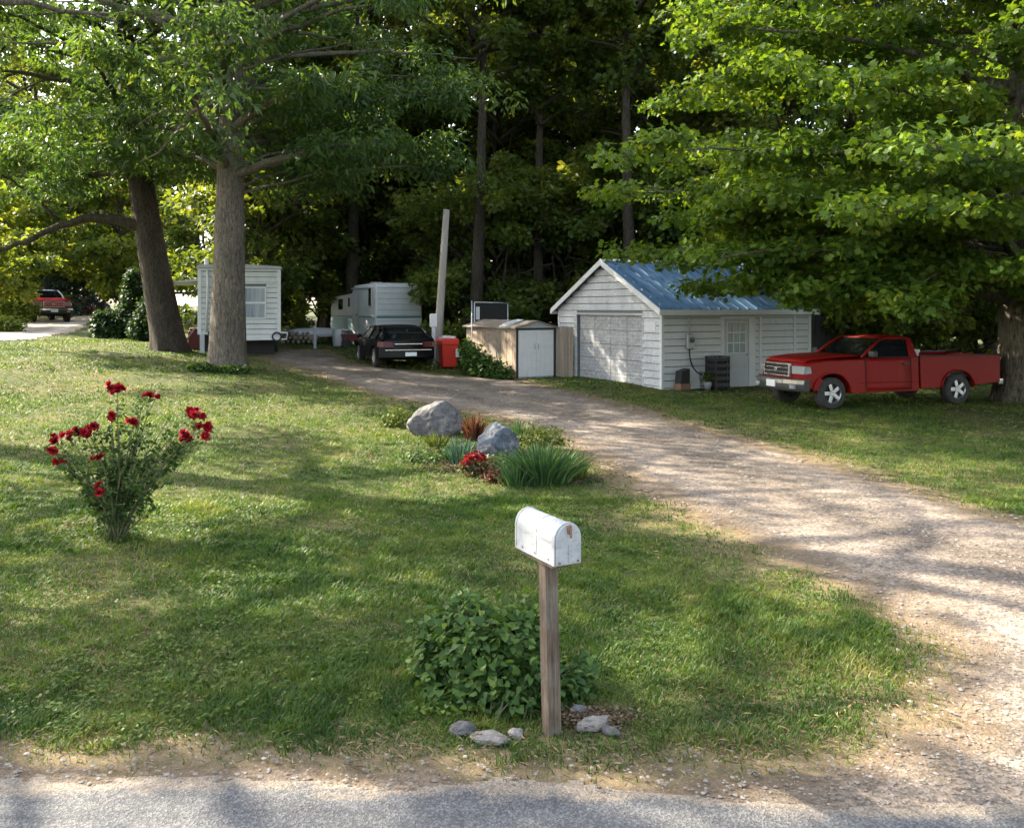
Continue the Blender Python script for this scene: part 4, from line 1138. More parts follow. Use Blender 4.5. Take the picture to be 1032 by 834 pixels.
for s in (-1, 1): MB().cyl((s * .25, .33, .13), (s * .33, .33, .13), .13, 18).build('wheel', m_rubber, bin_, bevel=.01)
MB().tube([(-.3, .44, .95), (-.3, .5, 1.0), (.3, .5, 1.0), (.3, .44, .95)], .016, 8).build('handle', m_red_plastic, bin_)
MB().box2((.2, -.43, .45), (.33, -.385, .75)).build('sticker', m_white_paint, bin_)
o = MB().box2((-.33, -.2, 0), (.3, .22, .03)).box2((-.2, -.15, .03), (.1, .1, .09)).box2((.05, -.1, .03), (.32, .16, .07)).build('white_bag', m_white_paint, None, bevel=.015)
o.location = p + Vector((0, 0, 1.14)); tag(o, 'crumpled white plastic bag lying on the red bin lid', 'bag')
# leaning pole and its meter post
pb_ = hit(440, 366); ptop = at(450, 212, pb_.y + .3)
pole = thing('utility_pole', 'pale bare wooden pole leaning right behind the red bin', 'pole', pb_)
v = ptop - pb_
MB().tube([(-.02, 0, -.4), v * .3, v * .6, v], [.175, .165, .15, .125], 14).build('shaft', m_poletimber, pole, smooth=True)
MB().cyl(tuple(v * .995 + Vector((0, 0, 0))), tuple(v * 1.004), .115, 14).build('cap', m_steel, pole)
MB().tube([v * .5 + Vector((.13, -.08, 0)), v * .5 + Vector((.16, -.09, .3))], .015, 6).build('bracket', m_rust, pole)
p2 = hit(437, 369)
mp2 = thing('meter_post', 'short white post with a capped box beside the leaning pole', 'post', p2)
MB().box2((-.07, -.05, -.2), (.07, .05, 1.55)).build('post', m_white_paint, mp2, bevel=.01)
MB().box2((-.14, -.09, 1.5), (.14, .09, 2.0)).build('box', m_white_paint, mp2, bevel=.02)

# table with blue/white things right of the pole
p = hit(472, 362)
tb = thing('folding_table', 'folding table with a pale blue top behind the red bin', 'table', (p.x + .1, p.y + 1.6, p.z), .2)
m_paleblue = worn('pale_blue_plastic', (.42, .55, .60), (.3, .36, .38), .5, .4, 5)
MB().box2((-.8, -.35, .98), (.8, .35, 1.02)).build('table_top', m_paleblue, tb, bevel=.012)
for sx_ in (-.68, .68):
    for sy in (-.27, .27): MB().tube([(sx_, sy, -.1), (sx_ * .95, sy, .98)], .016, 6).build('leg', m_steel, tb)
bc = thing('bicycle', 'pale blue bicycle leaning behind the folding table', 'bicycle', (p.x + .1, p.y + 2.4, p.z + .1), .15)
for sx_ in (-.52, .52):
    q = MB(); pts = [(sx_ + .33 * math.cos(a), 0, .34 + .33 * math.sin(a)) for a in np.linspace(0, 6.283, 25)]
    wq = q.tube(pts, .018, 6, False).build('wheel', m_rubber, bc)
    sp = MB()
    for a in np.linspace(0, 6.283, 13)[:-1]: sp.tube([(sx_, 0, .34), (sx_ + .32 * math.cos(a), 0, .34 + .32 * math.sin(a))], .003, 3, False)
    sp.build('spokes', m_steel, wq)
q = MB()
for a, b in (((-.52, .34), (-.12, .34)), ((-.12, .34), (-.28, .86)), ((-.52, .34), (-.22, .72)), ((-.12, .34), (.36, .78)), ((-.22, .72), (.33, .86)), ((.30, .98), (.52, .34))):
    q.tube([(a[0], 0, a[1]), (b[0], 0, b[1])], .02, 6)
q.build('frame', m_paleblue, bc)
MB().box2((-.40, -.06, .88), (-.18, .06, .94)).build('saddle', m_dark, bc, bevel=.02)
MB().tube([(.30, 0, .98), (.28, 0, 1.04), (.30, .24, 1.06), (.2, .28, 1.05)], .014, 6).tube([(.28, 0, 1.04), (.30, -.24, 1.06), (.2, -.28, 1.05)], .014, 6).build('handlebar', m_chrome, bc)

# ================================================================== travel trailer
TR = 30
tx, ty = -6.35, 41.5; tz = hz(tx, ty)
trl = thing('travel_trailer', 'white travel trailer with a rounded end wall, parked in front of the wood', 'trailer', (tx, ty, tz), R(TR))
# local: x along end wall (right), y = back along the side
TW, TL = 2.4, 6.7
sect = [(0, 0, .55), (0, 0, 3.05)]
prof = [(-.0, .85), (.10, .55), (4.4, .55), (5.4, .80), (6.4, 1.1), (6.6, 2.45), (3.4, 2.62), (3.1, 3.00), (.35, 3.08), (.12, 2.95), (0.02, 1.9)]   # (y,z)
def shell(mb, prof, w, taper):
    n = len(prof); vs = []
    for x, t in ((0, 1), (w, 1)):
        for (y, z) in prof:
            k = taper * (z - 1.4)
            vs.append((x + (k if x == 0 else -k) * (1 if z > 1.4 else 0), y, z))
    fs = [tuple(range(n)), tuple(range(2 * n - 1, n - 1, -1))] + [(i, i + n, (i + 1) % n + n, (i + 1) % n) for i in range(n)]
    mb.add(vs, fs)
q = MB(); shell(q, prof, TW, .055); q.build('shell', m_trailer_white, trl, bevel=.07, seg=3)
rb = MB()
for k in range(8):
    z = 1.02 + k * .26; kk = .055 * max(0, z - 1.4); yo = .085 * (1 - (z - .85) / 1.05) if False else (0 + .02 * (z - .85) if z < 1.9 else .02 + .095 * (z - 1.9))
    rb.box2((.10 + kk, yo - .014, z), (TW - .10 - kk, yo + .03, z + .022))
rb.build('ridge_line', m_grey_metal, trl)
st = MB(); st.box2((-.012, .3, 1.45), (.0, 6.3, 1.50)); st.box2((.06, -.002, 1.42), (TW - .06, .03, 1.52)); st.build('stripe', worn('teal_stripe', (.10, .22, .25), (.2, .25, .25), .5), trl)
MB().box2((-.014, 2.2, .62), (.0, 6.4, 1.40)).build('lower_band', worn('pale_teal_band', (.34, .47, .50), (.3, .35, .36), .5), trl)
for (y0, y1, z0, z1, nm) in ((4.4, 5.2, 1.75, 2.4, 'window'), (3.4, 3.75, 1.9, 2.45, 'window'), (.5, .95, 1.95, 2.9, 'window')):
    kk = .055 * (z0 - 1.4)
    wq = MB().box2((-.02 + kk * .6, y0, z0), (.012 + kk, y1, z1)).build('window', m_white_paint, trl, bevel=.02)
    MB().box2((-.028 + kk * .6, y0 + .06, z0 + .06), (-.0205 + kk * .6, y1 - .06, z1 - .06)).build('pane', m_glass, wq)
dq = MB().box2((-.018, 2.3, .75), (.0, 3.05, 2.5)).build('door', m_trailer_white, trl, bevel=.02); MB().box2((-.04, 2.38, 1.5), (-.0185, 2.43, 1.62)).build('handle', m_dark, dq)
MB().box2((1.65, .04, 1.92), (2.0, .08, 2.0)).build('vent', m_dark, trl)
MB().tube([(-.05, .6, 2.86), (-.05, 3.0, 2.84)], .05, 8).build('awning_roll', m_grey_metal, trl, smooth=True)
for y in (2.4, 3.2):
    for x in (.1, TW - .3): MB().cyl((x, y, .36), (x + .2, y, .36), .36, 20).build('wheel', m_rubber, trl, bevel=.03)
MB().box2((.6, 1.8, 3.0), (1.1, 2.3, 3.16)).build('roof_vent', m_grey_metal, trl, bevel=.04)
MB().box2((.2, .15, .40), (TW - .2, .3, .56)).build('bumper', m_dark, trl)

# ================================================================== mobile home
hx0 = at(200, 300, 33.7).x; hx1 = at(279.5, 300, 33.7).x; hy = 33.7; hzb = hz((hx0 + hx1) / 2, hy)
mh = thing('mobile_home', 'white sided mobile home end wall behind the big straight trunk', 'mobile home', (hx0, hy, hzb), R(15))
HW = hx1 - hx0; HTOP = at(0, 269, hy).z - hzb; HB = at(0, 337, hy).z - hzb
q = MB(); q.box2((.02, .02, HB), (HW - .02, 11, HTOP)); q.build('wall', m_gap, mh)
lp = MB(); lap_wall(lp, 0, HW, HB, HTOP - .06, .2, -1, .018, t=.03, holes=[(HW * .54, HW * .83, at(0, 321, hy).z - hzb, at(0, 288, hy).z - hzb)]); lp.build('siding', m_home_siding, mh)
rq = MB(); rq.prism([(-.08, HTOP - .03), (HW + .10, HTOP - .04), (HW + .02, HTOP + .05), (HW / 2, HTOP + .13), (0, HTOP + .08)], 11.3, 'y', -.16); rq.build('roof', m_grey_metal, mh)
tq = MB(); tq.box2((-.03, -.035, HB), (.10, .02, HTOP - .03)); tq.box2((HW - .10, -.034, HB), (HW + .03, .02, HTOP - .035)); tq.box2((.10, -.033, HTOP - .13), (HW - .10, .015, HTOP - .04)); tq.box2((0, -.04, HTOP - .62), (HW, -.0, HTOP - .56)); tq.build('trim', m_white_paint, mh)
MB().tube([(.32, -.06, HTOP - .1), (.34, -.08, HTOP - .6), (.28, -.07, HB + .1)], .045, 8).build('downspout', m_white_paint, mh, smooth=True)
def sash(parent, x0, x1, z0, z1, y):
    a = MB(); t = .055
    a.box2((x0 - t, y - .03, z0 - t), (x0, y + .01, z1 + t)); a.box2((x1, y - .03, z0 - t), (x1 + t, y + .01, z1 + t)); a.box2((x0, y - .029, z0 - t), (x1, y + .01, z0)); a.box2((x0, y - .029, z1), (x1, y + .01, z1 + t)); zm = (z0 + z1) / 2; a.box2((x0, y - .028, zm - .04), (x1, y + .01, zm + .04))
    w_ = a.build('window', m_white_paint, parent)
    for (c_, d_) in ((z0, zm - .04), (zm + .04, z1)): MB().box2((x0 + .001, y - .008, c_ + .001), (x1 - .001, y, d_ - .001)).build('pane', m_curtain, w_)
sash(mh, HW * .565, HW * .81, at(0, 320, hy).z - hzb, at(0, 290, hy).z - hzb, .0)
bm_ = MB(); bm_.box2((.6, -.14, HB - .24), (HW + .05, -.02, HB - .02)); bm_.build('bumper', m_white_paint, mh, bevel=.02)
MB().tube([(HW - .7, -.2, HB - .2), (HW + .25, -.22, HB - .2), (HW + .28, -.22, HB + .05), (HW - .1, -.2, HB + .06)], .03, 8).build('hitch_rail', m_white_paint, mh, smooth=True)
tq = MB(); pts = [(HW - .12 + .16 * math.cos(a), -.24, HB - .1 + .16 * math.sin(a)) for a in np.linspace(0, 6.283, 17)]; tq.tube(pts, .035, 8, False).build('jockey_wheel', m_dark, mh)
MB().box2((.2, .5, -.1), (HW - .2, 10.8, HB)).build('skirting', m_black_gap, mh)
for y in (2, 3): MB().cyl((HW - .3, y, .35), (HW - .08, y, .35), .36, 18).build('wheel', m_rubber, mh)
MB().box2((.05, -.06, -.05), (.22, .06, HB)).build('jack_leg', m_grey_metal, mh)
MB().box2((.35, -.14, HB - .1), (.62, -.02, HB + .12)).build('tail_lamp', m_dark, mh)
MB().cyl((.25, .6, HTOP), (.25, .6, HTOP + .35), .09, 10).build('roof_pipe', m_steel, mh)

# carport lean-to left of it
cx0 = at(176, 300, 35).x - hx0
cp_ = thing('carport', 'dark open carport with a pale sagging roof, between the leaning tree and mobile home', 'carport', (hx0, 34.2, hzb), 0)
zc = at(0, 285, 35).z - hzb
rr2 = MB()
rr2.add([(cx0 - .5, .2, zc - .1), (-.03, .2, zc + .08), (-.03, 5.0, zc + .2), (cx0 - .5, 5.0, zc), (cx0 - .5, .2, zc - .02), (-.03, .2, zc + .16), (-.03, 5.0, zc + .28), (cx0 - .5, 5.0, zc + .08)], [(3, 2, 1, 0), (4, 5, 6, 7), (0, 1, 5, 4), (1, 2, 6, 5), (2, 3, 7, 6), (3, 0, 4, 7)])
rr2.build('roof', m_grey_white, cp_)
for x, y in ((cx0 - .4, .3), (-.15, .3), (cx0 - .4, 4.9)): MB().box2((x - .05, y - .05, -.2), (x + .05, y + .05, zc - .02)).build('post', m_oldwood, cp_)
MB().box2((cx0 - .45, 4.95, -.2), (-.05, 5.0, zc)).build('dark_backing', m_black_gap, cp_)  # near-black sheet, its colour standing in for the shade inside the carport
MB().box2((cx0 - .40, .32, zc - .45), (-.2, .36, zc - .36)).build('rail', m_dark, cp_)
MB().tube([(cx0 + .4, .1, .1), (-.1, .2, 1.4)], .03, 6).build('brace', m_oldwood, cp_)
o = MB().box2((-.35, -.3, 0), (.35, .3, .75)).box2((-.3, -.32, .76), (.3, .28, .86)).build('covered_mower', worn('maroon_cover', (.10, .02, .025), (.05, .03, .03), .7), None, bevel=.06); o.location = (hx0 - .5, 35.2, hz(hx0 - .5, 35.2)); tag(o, 'maroon covered garden machine under the dark carport', 'mower')

# ---- odds and ends between mobile home and trailer
p = hit(317.5, 351)
o = MB().box2((-.055, -.055, -.2), (.055, .055, .88)).cyl((0, 0, .87), (0, 0, .95), .07, 10).build('fence_post', m_grey_white, None, bevel=.008); o.location = p; tag(o, 'short grey white post standing in grass left of the trailer', 'post')
p = hit(335, 347)
tb = thing('folding_table', 'long low grey table in the shade by the trailer side', 'table', (p.x, p.y + 1.2, p.z), .3)
MB().box2((-.8, -.35, .66), (.6, .35, .69)).build('table_top', m_grey_metal, tb, bevel=.012)
for sx_ in (-.85, .65):
    for sy in (-.27, .27): MB().tube([(sx_, sy, -.1), (sx_, sy, .70)], .02, 6).build('leg', m_steel, tb)
p = hit(300, 347)
kb = thing('upturned_boat', 'upturned white boat in the shadows left of the short post', 'boat', (p.x + .4, p.y + 2.0, p.z), .5)
q = MB(); 
for i in range(9):
    pass
pts = [(-1.4, 0, .62), (-.9, 0, .7), (0, 0, .74), (.9, 0, .7), (1.5, 0, .55)]
vs = []; nn = 9
for i, (x, _, z) in enumerate(pts):
    wd = (.30, .52, .6, .5, .06)[i]
    for j in range(nn):
        a = math.pi * j / (nn - 1); vs.append((x, -math.cos(a) * wd, .3 + (z - .3) * math.sin(a) ** .7))
fs = [(i * nn + j, i * nn + j + 1, (i + 1) * nn + j + 1, (i + 1) * nn + j) for i in range(4) for j in range(nn - 1)]
q.add(vs, fs); hb = q.build('hull', m_grey_white, kb, smooth=True); so = hb.modifiers.new('s', 'SOLIDIFY'); so.thickness = .03
MB().box2((-1.0, -.5, -.05), (-.85, .5, .32)).build('trestle', m_oldwood, kb); MB().box2((.75, -.5, -.05), (.9, .5, .32)).build('trestle', m_oldwood, kb)
# barrel, plank heap, chair near the trailer
p = hit(340, 349)
o = MB().tube([(0, 0, 0), (0, 0, .05), (0, 0, .4), (0, 0, .75), (0, 0, .8)], [.2, .22, .25, .22, .2], 16).build('barrel', m_grey_white, None, smooth=True); o.location = p; tag(o, 'pale dented barrel standing on the grass beside the low grey table', 'barrel')
m_maroon = worn('faded_maroon_paint', (.16, .04, .05), (.12, .09, .08), .6)
p = hit(350, 350)
mw = thing('garden_cart', 'faded maroon garden cart beside the pale barrel, near the black car', 'cart', (p.x, p.y + .6, p.z), .4)
frm = MB(); frus(frm, (.7, .5), (.95, .7), .3, .62); frm.build('tray', m_maroon, mw, bevel=.02)
for s in (-1, 1): MB().cyl((-.25, s * .33, .2), (-.25, s * .4, .2), .2, 16).build('wheel', m_rubber, mw)
MB().tube([(.4, 0, .4), (.9, 0, .7), (.9, .2, .75)], .02, 6).build('handle', m_steel, mw)
p = hit(292, 347)
rr = random.Random(9)
lg = thing('log_pile', 'low heap of grey logs in the shade beside the mobile home hitch', 'log pile', (p.x, p.y + 1.5, p.z), .2)
lm = MB()
for i in range(22):
    r = rr.uniform(.06, .12); row = i // 8; y = rr.uniform(-.5, .5); x = -.9 + (i % 8) * .24 + row * .1
    lm.cyl((x, -.5 + rr.uniform(-.1, .1), .1 + row * .19), (x + rr.uniform(-.1, .1), .5 + rr.uniform(-.1, .1), .1 + row * .19), r, 10)
lm.build('logs', m_oldwood, lg)
# ================================================================== vehicles
def paint(name, col, rough=.28, dirt=(.2, .17, .13), amt=.25):
    m, nt, out = mat(name)
    n1 = noise(nt, coords(nt), 1.6, 6, .65); n2 = noise(nt, coords(nt), 30, 3, .6)
    c = mix(nt, ramp(nt, n1, [(.45, (0, 0, 0)), (.8, (amt,) * 3)]), col, dirt)
    rr = ramp(nt, n1, [(.3, (rough,) * 3), (.8, (rough + .2,) * 3)])
    pbr(nt, out, c, rr, 0, bump(nt, n2, .02, .002), .12, .05)
    return m
m_redp = paint('red_car_paint', (.20, .008, .006), .36, (.12, .02, .016), .15)
m_blackp = paint('black_car_paint', (.003, .0032, .004), .25, (.02, .02, .02), .1)
m_farred = paint('far_red_paint', (.50, .03, .035), .35)
m_farwhite = paint('far_white_paint', (.72, .73, .74), .35, (.4, .38, .33), .3)
m_headlamp = glass_mat('headlamp_lens', (.26, .27, .28), .12, .8)
m_amber = glass_mat('amber_lens', (.55, .22, .04), .2)
m_redlens = glass_mat('red_lens', (.09, .006, .006), .3, .2)
m_plate = worn('number_plate', (.70, .72, .74), (.4, .4, .4), .5)
m_interior = worn('dark_interior', (.018, .017, .018), (.04, .04, .04), .8)
def window_mat():
    m, nt, out = mat('car_window')
    p = nt.nodes.new('ShaderNodeBsdfPrincipled'); p.inputs['Base Color'].default_value = (.015, .018, .02, 1); p.inputs['Roughness'].default_value = .05
    t = nt.nodes.new('ShaderNodeBsdfTransparent'); t.inputs[0].default_value = (.35, .38, .38, 1)
    mx = nt.nodes.new('ShaderNodeMixShader'); mx.inputs[0].default_value = .45
    nt.links.new(t.outputs[0], mx.inputs[1]); nt.links.new(p.outputs[0], mx.inputs[2]); nt.links.new(mx.outputs[0], out.inputs[0])
    return m
m_win = window_mat()

def wheel(parent, x, y, r, w, side, m_rim, spokes=5):
    """wheel with its axis on y; side = -1 or +1 is the outer face"""
    root = MB()
    prof = [(-w / 2, r * .62), (-w / 2, r * .90), (-w * .36, r), (w * .36, r), (w / 2, r * .90), (w / 2, r * .62)]
    n = 36; vs = []
    for (yy, rr) in prof:
        vs += [(rr * math.cos(6.28318 * k / n), yy, rr * math.sin(6.28318 * k / n)) for k in range(n)]
    fs = [(i * n + k, i * n + (k + 1) % n, (i + 1) * n + (k + 1) % n, (i + 1) * n + k) for i in range(len(prof) - 1) for k in range(n)]
    root.add(vs, fs)
    t = root.build('wheel', m_rubber, parent, smooth=True); t.location = (x, y, r)
    rim = MB(); yo = side * w * .42
    prof = [(yo, r * .66), (yo + side * .012, r * .62), (yo - side * .02, r * .56), (-side * w * .3, r * .53)]
    vs = []
    for (yy, rr) in prof: vs += [(rr * math.cos(6.28318 * k / n), yy, rr * math.sin(6.28318 * k / n)) for k in range(n)]
    rim.add(vs, [(i * n + k, i * n + (k + 1) % n, (i + 1) * n + (k + 1) % n, (i + 1) * n + k) for i in range(len(prof) - 1) for k in range(n)])
    for k in range(spokes):
        a = 6.28318 * k / spokes
        M = Matrix.Rotation(-a, 3, 'Y')
        rim.box(M @ Vector((r * .34, yo - side * .015, 0)), (r * .50, .03, r * .24), M)
        rim.box(M @ Vector((r * .12, yo, 0)), (r * .16, .04, r * .16), M)
    rim.cyl((0, yo - side * .03, 0), (0, yo + side * .012, 0), r * .15, 16)
    rim.build('rim', m_rim, t, smooth=False, bevel=.006)
    hub = MB().cyl((0, -side * w * .28, 0), (0, yo - side * .05, 0), r * .53, 24).build('brake_drum', m_interior, t)
    return t

def arch(cx, cz, r, a0, a1, n=10):
    return [(cx + r * math.cos(R(a0 + (a1 - a0) * i / n)), cz + r * math.sin(R(a0 + (a1 - a0) * i / n))) for i in range(n + 1)]

def pickup(name, label, loc, rz, m_body, m_hood=None, bed_m=None, roof_m=None):
    root = thing(name, label, 'pickup', loc, rz)
    HW2 = .93
    FA, RA, wr = 1.86, -1.43, .385
    m_hood = m_hood or m_body; bed_m = bed_m or m_body; roof_m = roof_m or m_body
    def df(x, y, z):
        k = 1 - .055 * (z - .4)        # tumblehome
        if x > 1.6: k *= 1 - .07 * ((x - 1.6) / 1.1) ** 2
        xx = x - (.16 * (abs(y) / HW2) ** 2.6 if x > 2.2 else 0)
        zz = z - (.05 * (abs(y) / HW2) ** 3 if (z > 1.0 and x > .9) else 0)
        return (xx, y * k, zz)
    ysl = [HW2 * t for t in (-1, -.93, -.78, -.5, 0, .5, .78, .93, 1)]
    # front body: fenders and hood
    prof = [(1.02, .36)] + [(FA - .48, .36)] + arch(FA, wr, .455, 178, 2, 14) + [(FA + .48, .42), (2.56, .50), (2.63, .72), (2.62, 1.02), (2.56, 1.105), (2.4, 1.145), (2.0, 1.175), (1.5, 1.19), (1.02, 1.20)]
    b = MB(); b.slices(prof, ysl, df)
    body = b.build('front_body', m_body, root, bevel=.022, seg=3, ang=40)
    hd = MB()   # raised bonnet panel with rounded edges
    vs = []; xs = [1.04, 1.3, 1.7, 2.1, 2.45, 2.60]; zs = [1.225, 1.225, 1.212, 1.19, 1.155, 1.085]; yy = np.linspace(-.78, .78, 9)
    for x, z in zip(xs, zs):
        for y in yy:
            k = 1 - (.05 if x < 2 else .09 * (x - 1.7)); e = abs(y) / .78
            vs.append((x - (.14 * e ** 2.6 if x > 2 else 0), y * k, z - .02 * e ** 4 + .012 * (1 if .45 < e < .8 else 0)))
    fs = [(i * 9 + j, i * 9 + j + 1, (i + 1) * 9 + j + 1, (i + 1) * 9 + j) for i in range(5) for j in range(8)]
    hd.add(vs, fs); ho = hd.build('hood', m_hood, root, smooth=True); so = ho.modifiers.new('s', 'SOLIDIFY'); so.thickness = .03; so.offset = 1
    # cab lower
    prof = [(-.38, .36), (1.016, .36), (1.016, 1.20), (-.38, 1.19)]
    b = MB(); b.slices(prof, ysl, lambda x, y, z: df(x, y, z)); b.build('cab', m_body, root, bevel=.02, seg=3)
    # greenhouse: roof + pillars
    def roof_pt(x, y, z): return (x, y, z)
    belt, top_ = 1.19, 1.70
    wb, wt = .875, .70        # half widths at belt and roof
    A0, A1, B0, B1 = (1.10, belt), (.44, top_ - .03), (-.36, belt), (-.28, top_ - .04)
    roof_ = MB(); vs = []
    xs = [.50, .36, .05, -.2, -.33]; zz = [top_ - .055, top_ - .01, top_ + .012, top_ - .0, top_ - .06]
    yy = np.linspace(-1, 1, 9)
    for x, z in zip(xs, zz):
        for y in yy: vs.append((x, y * (wt + .01), z - .045 * abs(y) ** 3))
    roof_.add(vs, [(i * 9 + j, i * 9 + j + 1, (i + 1) * 9 + j + 1, (i + 1) * 9 + j) for i in range(4) for j in range(8)])
    ro = roof_.build('roof', roof_m, root, smooth=True); so = ro.modifiers.new('s', 'SOLIDIFY'); so.thickness = .045; so.offset = -1
    for s in (-1, 1):
        pl = MB()
        pl.tube([(1.08, s * wb * .97, belt + .0), (.78, s * .80, 1.44), (.46, s * wt, top_ - .06)], [.035, .035, .035], 8)
        pl.build('front_pillar', roof_m, root, smooth=True); pl = MB()
        pl.add([(-.14, s * wb, belt), (-.37, s * wb, belt), (-.31, s * wt, top_ - .05), (-.20, s * wt, top_ - .05),
                (-.14, s * (wb - .05), belt), (-.37, s * (wb - .05), belt), (-.31, s * (wt - .05), top_ - .05), (-.20, s * (wt - .05), top_ - .05)], [(0, 1, 2, 3), (7, 6, 5, 4), (0, 3, 7, 4), (1, 5, 6, 2), (0, 4, 5, 1), (2, 6, 7, 3)])
        pl.build('rear_pillar', roof_m, root, bevel=.008); pl = MB()
        pl.tube([(.46, s * (wt + .0), top_ - .065), (-.28, s * (wt + .0), top_ - .075)], .03, 8)
        pl.build('roof_rail', roof_m, root, smooth=True)
    gl = MB(); gl.add([(1.06, -.80, belt + .01), (1.06, .80, belt + .01), (.485, .66, top_ - .06), (.485, -.66, top_ - .06)], [(0, 1, 2, 3)]); gl.build('windscreen', m_win, root)
    gl = MB(); gl.add([(-.355, -.76, belt + .01), (-.355, .76, belt + .01), (-.30, .62, top_ - .1), (-.30, -.62, top_ - .1)], [(3, 2, 1, 0)]); gl.build('rear_window', m_win, root)
    for s in (-1, 1):
        gl = MB(); gl.add([(1.02, s * (wb - .015), belt + .012), (-.15, s * (wb - .012), belt + .012), (-.21, s * (wt - .01), top_ - .08), (.46, s * (wt - .01), top_ - .08)], [(0, 1, 2, 3)]); gl.build('side_window', m_win, root)
        tr_ = MB(); tr_.tube([(1.02, s * (wb + .012), belt + .005), (-.36, s * (wb + .012), belt + .005)], .012, 6); tr_.build('window_seal', m_dark, root)
        # door: thin proud panel with seams
        dm = MB(); yb = s * (df(0, HW2, .8)[1] + .006)
        xo = [(1.0, .42), (-.17, .42), (-.17, 1.175), (1.0, 1.175)]
        vs = [];
        for (x, z) in [(1.0, .42), (.85, .40), (-.15, .40), (-.17, 1.17), (.98, 1.17)]:
            yy_ = df(x, HW2, z)[1] + .004
            vs.append((x, s * yy_, z))
        mid = []
        nz = 8; grid = []
        for i in range(nz + 1):
            z = .40 + (1.172 - .40) * i / nz
            for x in (1.0, .6, .2, -.17):
                grid.append((x, s * (df(x, HW2, z)[1] + .004 + 0), z))
        dm.add(grid, [(i * 4 + j, i * 4 + j + 1, (i + 1) * 4 + j + 1, (i + 1) * 4 + j) for i in range(nz) for j in range(3)])
        dmo = dm.build('door', m_body, root, smooth=True); so = dmo.modifiers.new('s', 'SOLIDIFY'); so.thickness = .006
        MB().box2((-.12, s * (HW2 * .985 + .01) - .012, 1.0), (.04, s * (HW2 * .985 + .01) + .012, 1.05)).build('handle', m_dark, dmo, bevel=.008)
        mr = MB(); mr.box2((.86, s * .93 if s > 0 else -1.13, 1.20), (.98, s * .93 + .20 if s > 0 else -.93, 1.36)); mr.build('mirror', m_dark, root, bevel=.03)
        for (xa, xb, za, zb_) in ((1.005, 1.005, .41, 1.17), (-.175, -.175, .41, 1.17), (1.0, -.17, .405, .405)):
            MB().tube([(xa, s * (df(xa, HW2, za)[1] + .006), za), (xb, s * (df(xb, HW2, zb_)[1] + .006), zb_)], .007, 5).build('shut_line', m_black_gap, root)
        # bed side
        prof = [(-.43, .42), (RA + .475, .42)] + arch(RA, wr, .455, 2, 178, 14) + [(RA - .475, .46), (-2.62, .52), (-2.64, 1.20), (-.43, 1.20)]
        y0, y1 = (HW2 * .90, HW2) if s > 0 else (-HW2, -HW2 * .90)
        bs = MB(); bs.slices(prof, [y0, (y0 + y1) / 2, y1], lambda x, y, z: (x, y * (1 - .055 * (z - .4)), z)); bo_ = bs.build('bed_side', bed_m, root, bevel=.014, seg=2, ang=40)
        MB().tube([(-.43, s * HW2 * .95, 1.205), (-2.62, s * HW2 * .95, 1.205)], .022, 8).build('bed_rail', m_dark, root, smooth=True)
        # arch lips
        for (cx_, mm) in ((FA, m_body), (RA, bed_m)):
            ar = [(cx_ + .465 * math.cos(R(a)), s * (HW2 + (.010 if cx_ < 0 else -.012)), wr + .465 * math.sin(R(a))) for a in range(4, 180, 11)]
            MB().tube(ar, .02, 6).build('wheel_arch', mm, root, smooth=True)
        MB().box2((-2.655, min(s * .74, s * .89), .78), (-2.635, max(s * .74, s * .89), 1.14)).build('tail_lamp', m_redlens, root)
        # body side crease
        MB().tube([(1.2, s * (HW2 + .004), .60), (-.35, s * (HW2 + .016), .60)], .008, 6).build('crease', m_body, root)
        wl = wheel(root, FA, s * .80, wr, .25, s, m_alu); wheel(root, RA, s * .80, wr, .25, s, m_alu)
        # headlamp and marker
        hl = MB()
        pts = []
        for (y, z) in ((.53, .83), (.84, .83), (.86, 1.01), (.53, 1.01)):
            pts.append((2.63 - .18 * (y / HW2) ** 2.6, s * y, z))
        side_ = [(2.36, s * .889, .85), (2.38, s * .882, 1.0)]
        hl.add([pts[0], pts[1], pts[2], pts[3]], [(0, 1, 2, 3)]); hl.add([pts[1], side_[0], side_[1], pts[2]], [(0, 1, 2, 3)])
        h_ = hl.build('headlamp', m_headlamp, root); so = h_.modifiers.new('s', 'SOLIDIFY'); so.thickness = .035; so.offset = 0
        MB().add([(2.638 - .18 * (.60 / HW2) ** 2.6, s * .58, .84), (2.638 - .18 * (.72 / HW2) ** 2.6 + .004, s * .70, .84), (2.638 - .18 * (.72 / HW2) ** 2.6 + .004, s * .70, .95), (2.638 - .18 * (.60 / HW2) ** 2.6, s * .58, .95)], [(0, 1, 2, 3)]).build('indicator', m_amber, root)
    # interior, seat
    MB().box2((-.30, -.74, .9), (.0, .74, 1.42)).box2((0, -.74, .85), (.5, .74, 1.0)).build('seat', m_interior, root, bevel=.05)
    MB().tube([(.62 + .0, .38 + .17 * math.cos(a), 1.18 + .17 * math.sin(a)) for a in np.linspace(0, 6.283, 17)], .014, 6, False).build('steering_wheel', m_interior, root)
    # grille
    gr = MB(); gr.box2((2.545, -.49, .76), (2.635, .49, 1.05)); gr.build('grille', m_black_gap, root)
    gs = MB()
    for z in (.765, .86, .955, 1.045): gs.box2((2.60, -.50, z - (.022 if z in (.765, 1.045) else .010)), (2.662, .50, z + (.022 if z in (.765, 1.045) else .010)))
    for y in (-.48, .48): gs.box2((2.585, y - .022, .744), (2.66, y + .022, 1.066))
    gs.cyl((2.655, 0, .905), (2.675, 0, .905), .06, 16)
    gs.build('grille_bars', m_chrome, root, bevel=.006)
    # bumper curved
    bp_ = MB(); vs = []; ysb = np.linspace(-.93, .93, 15)
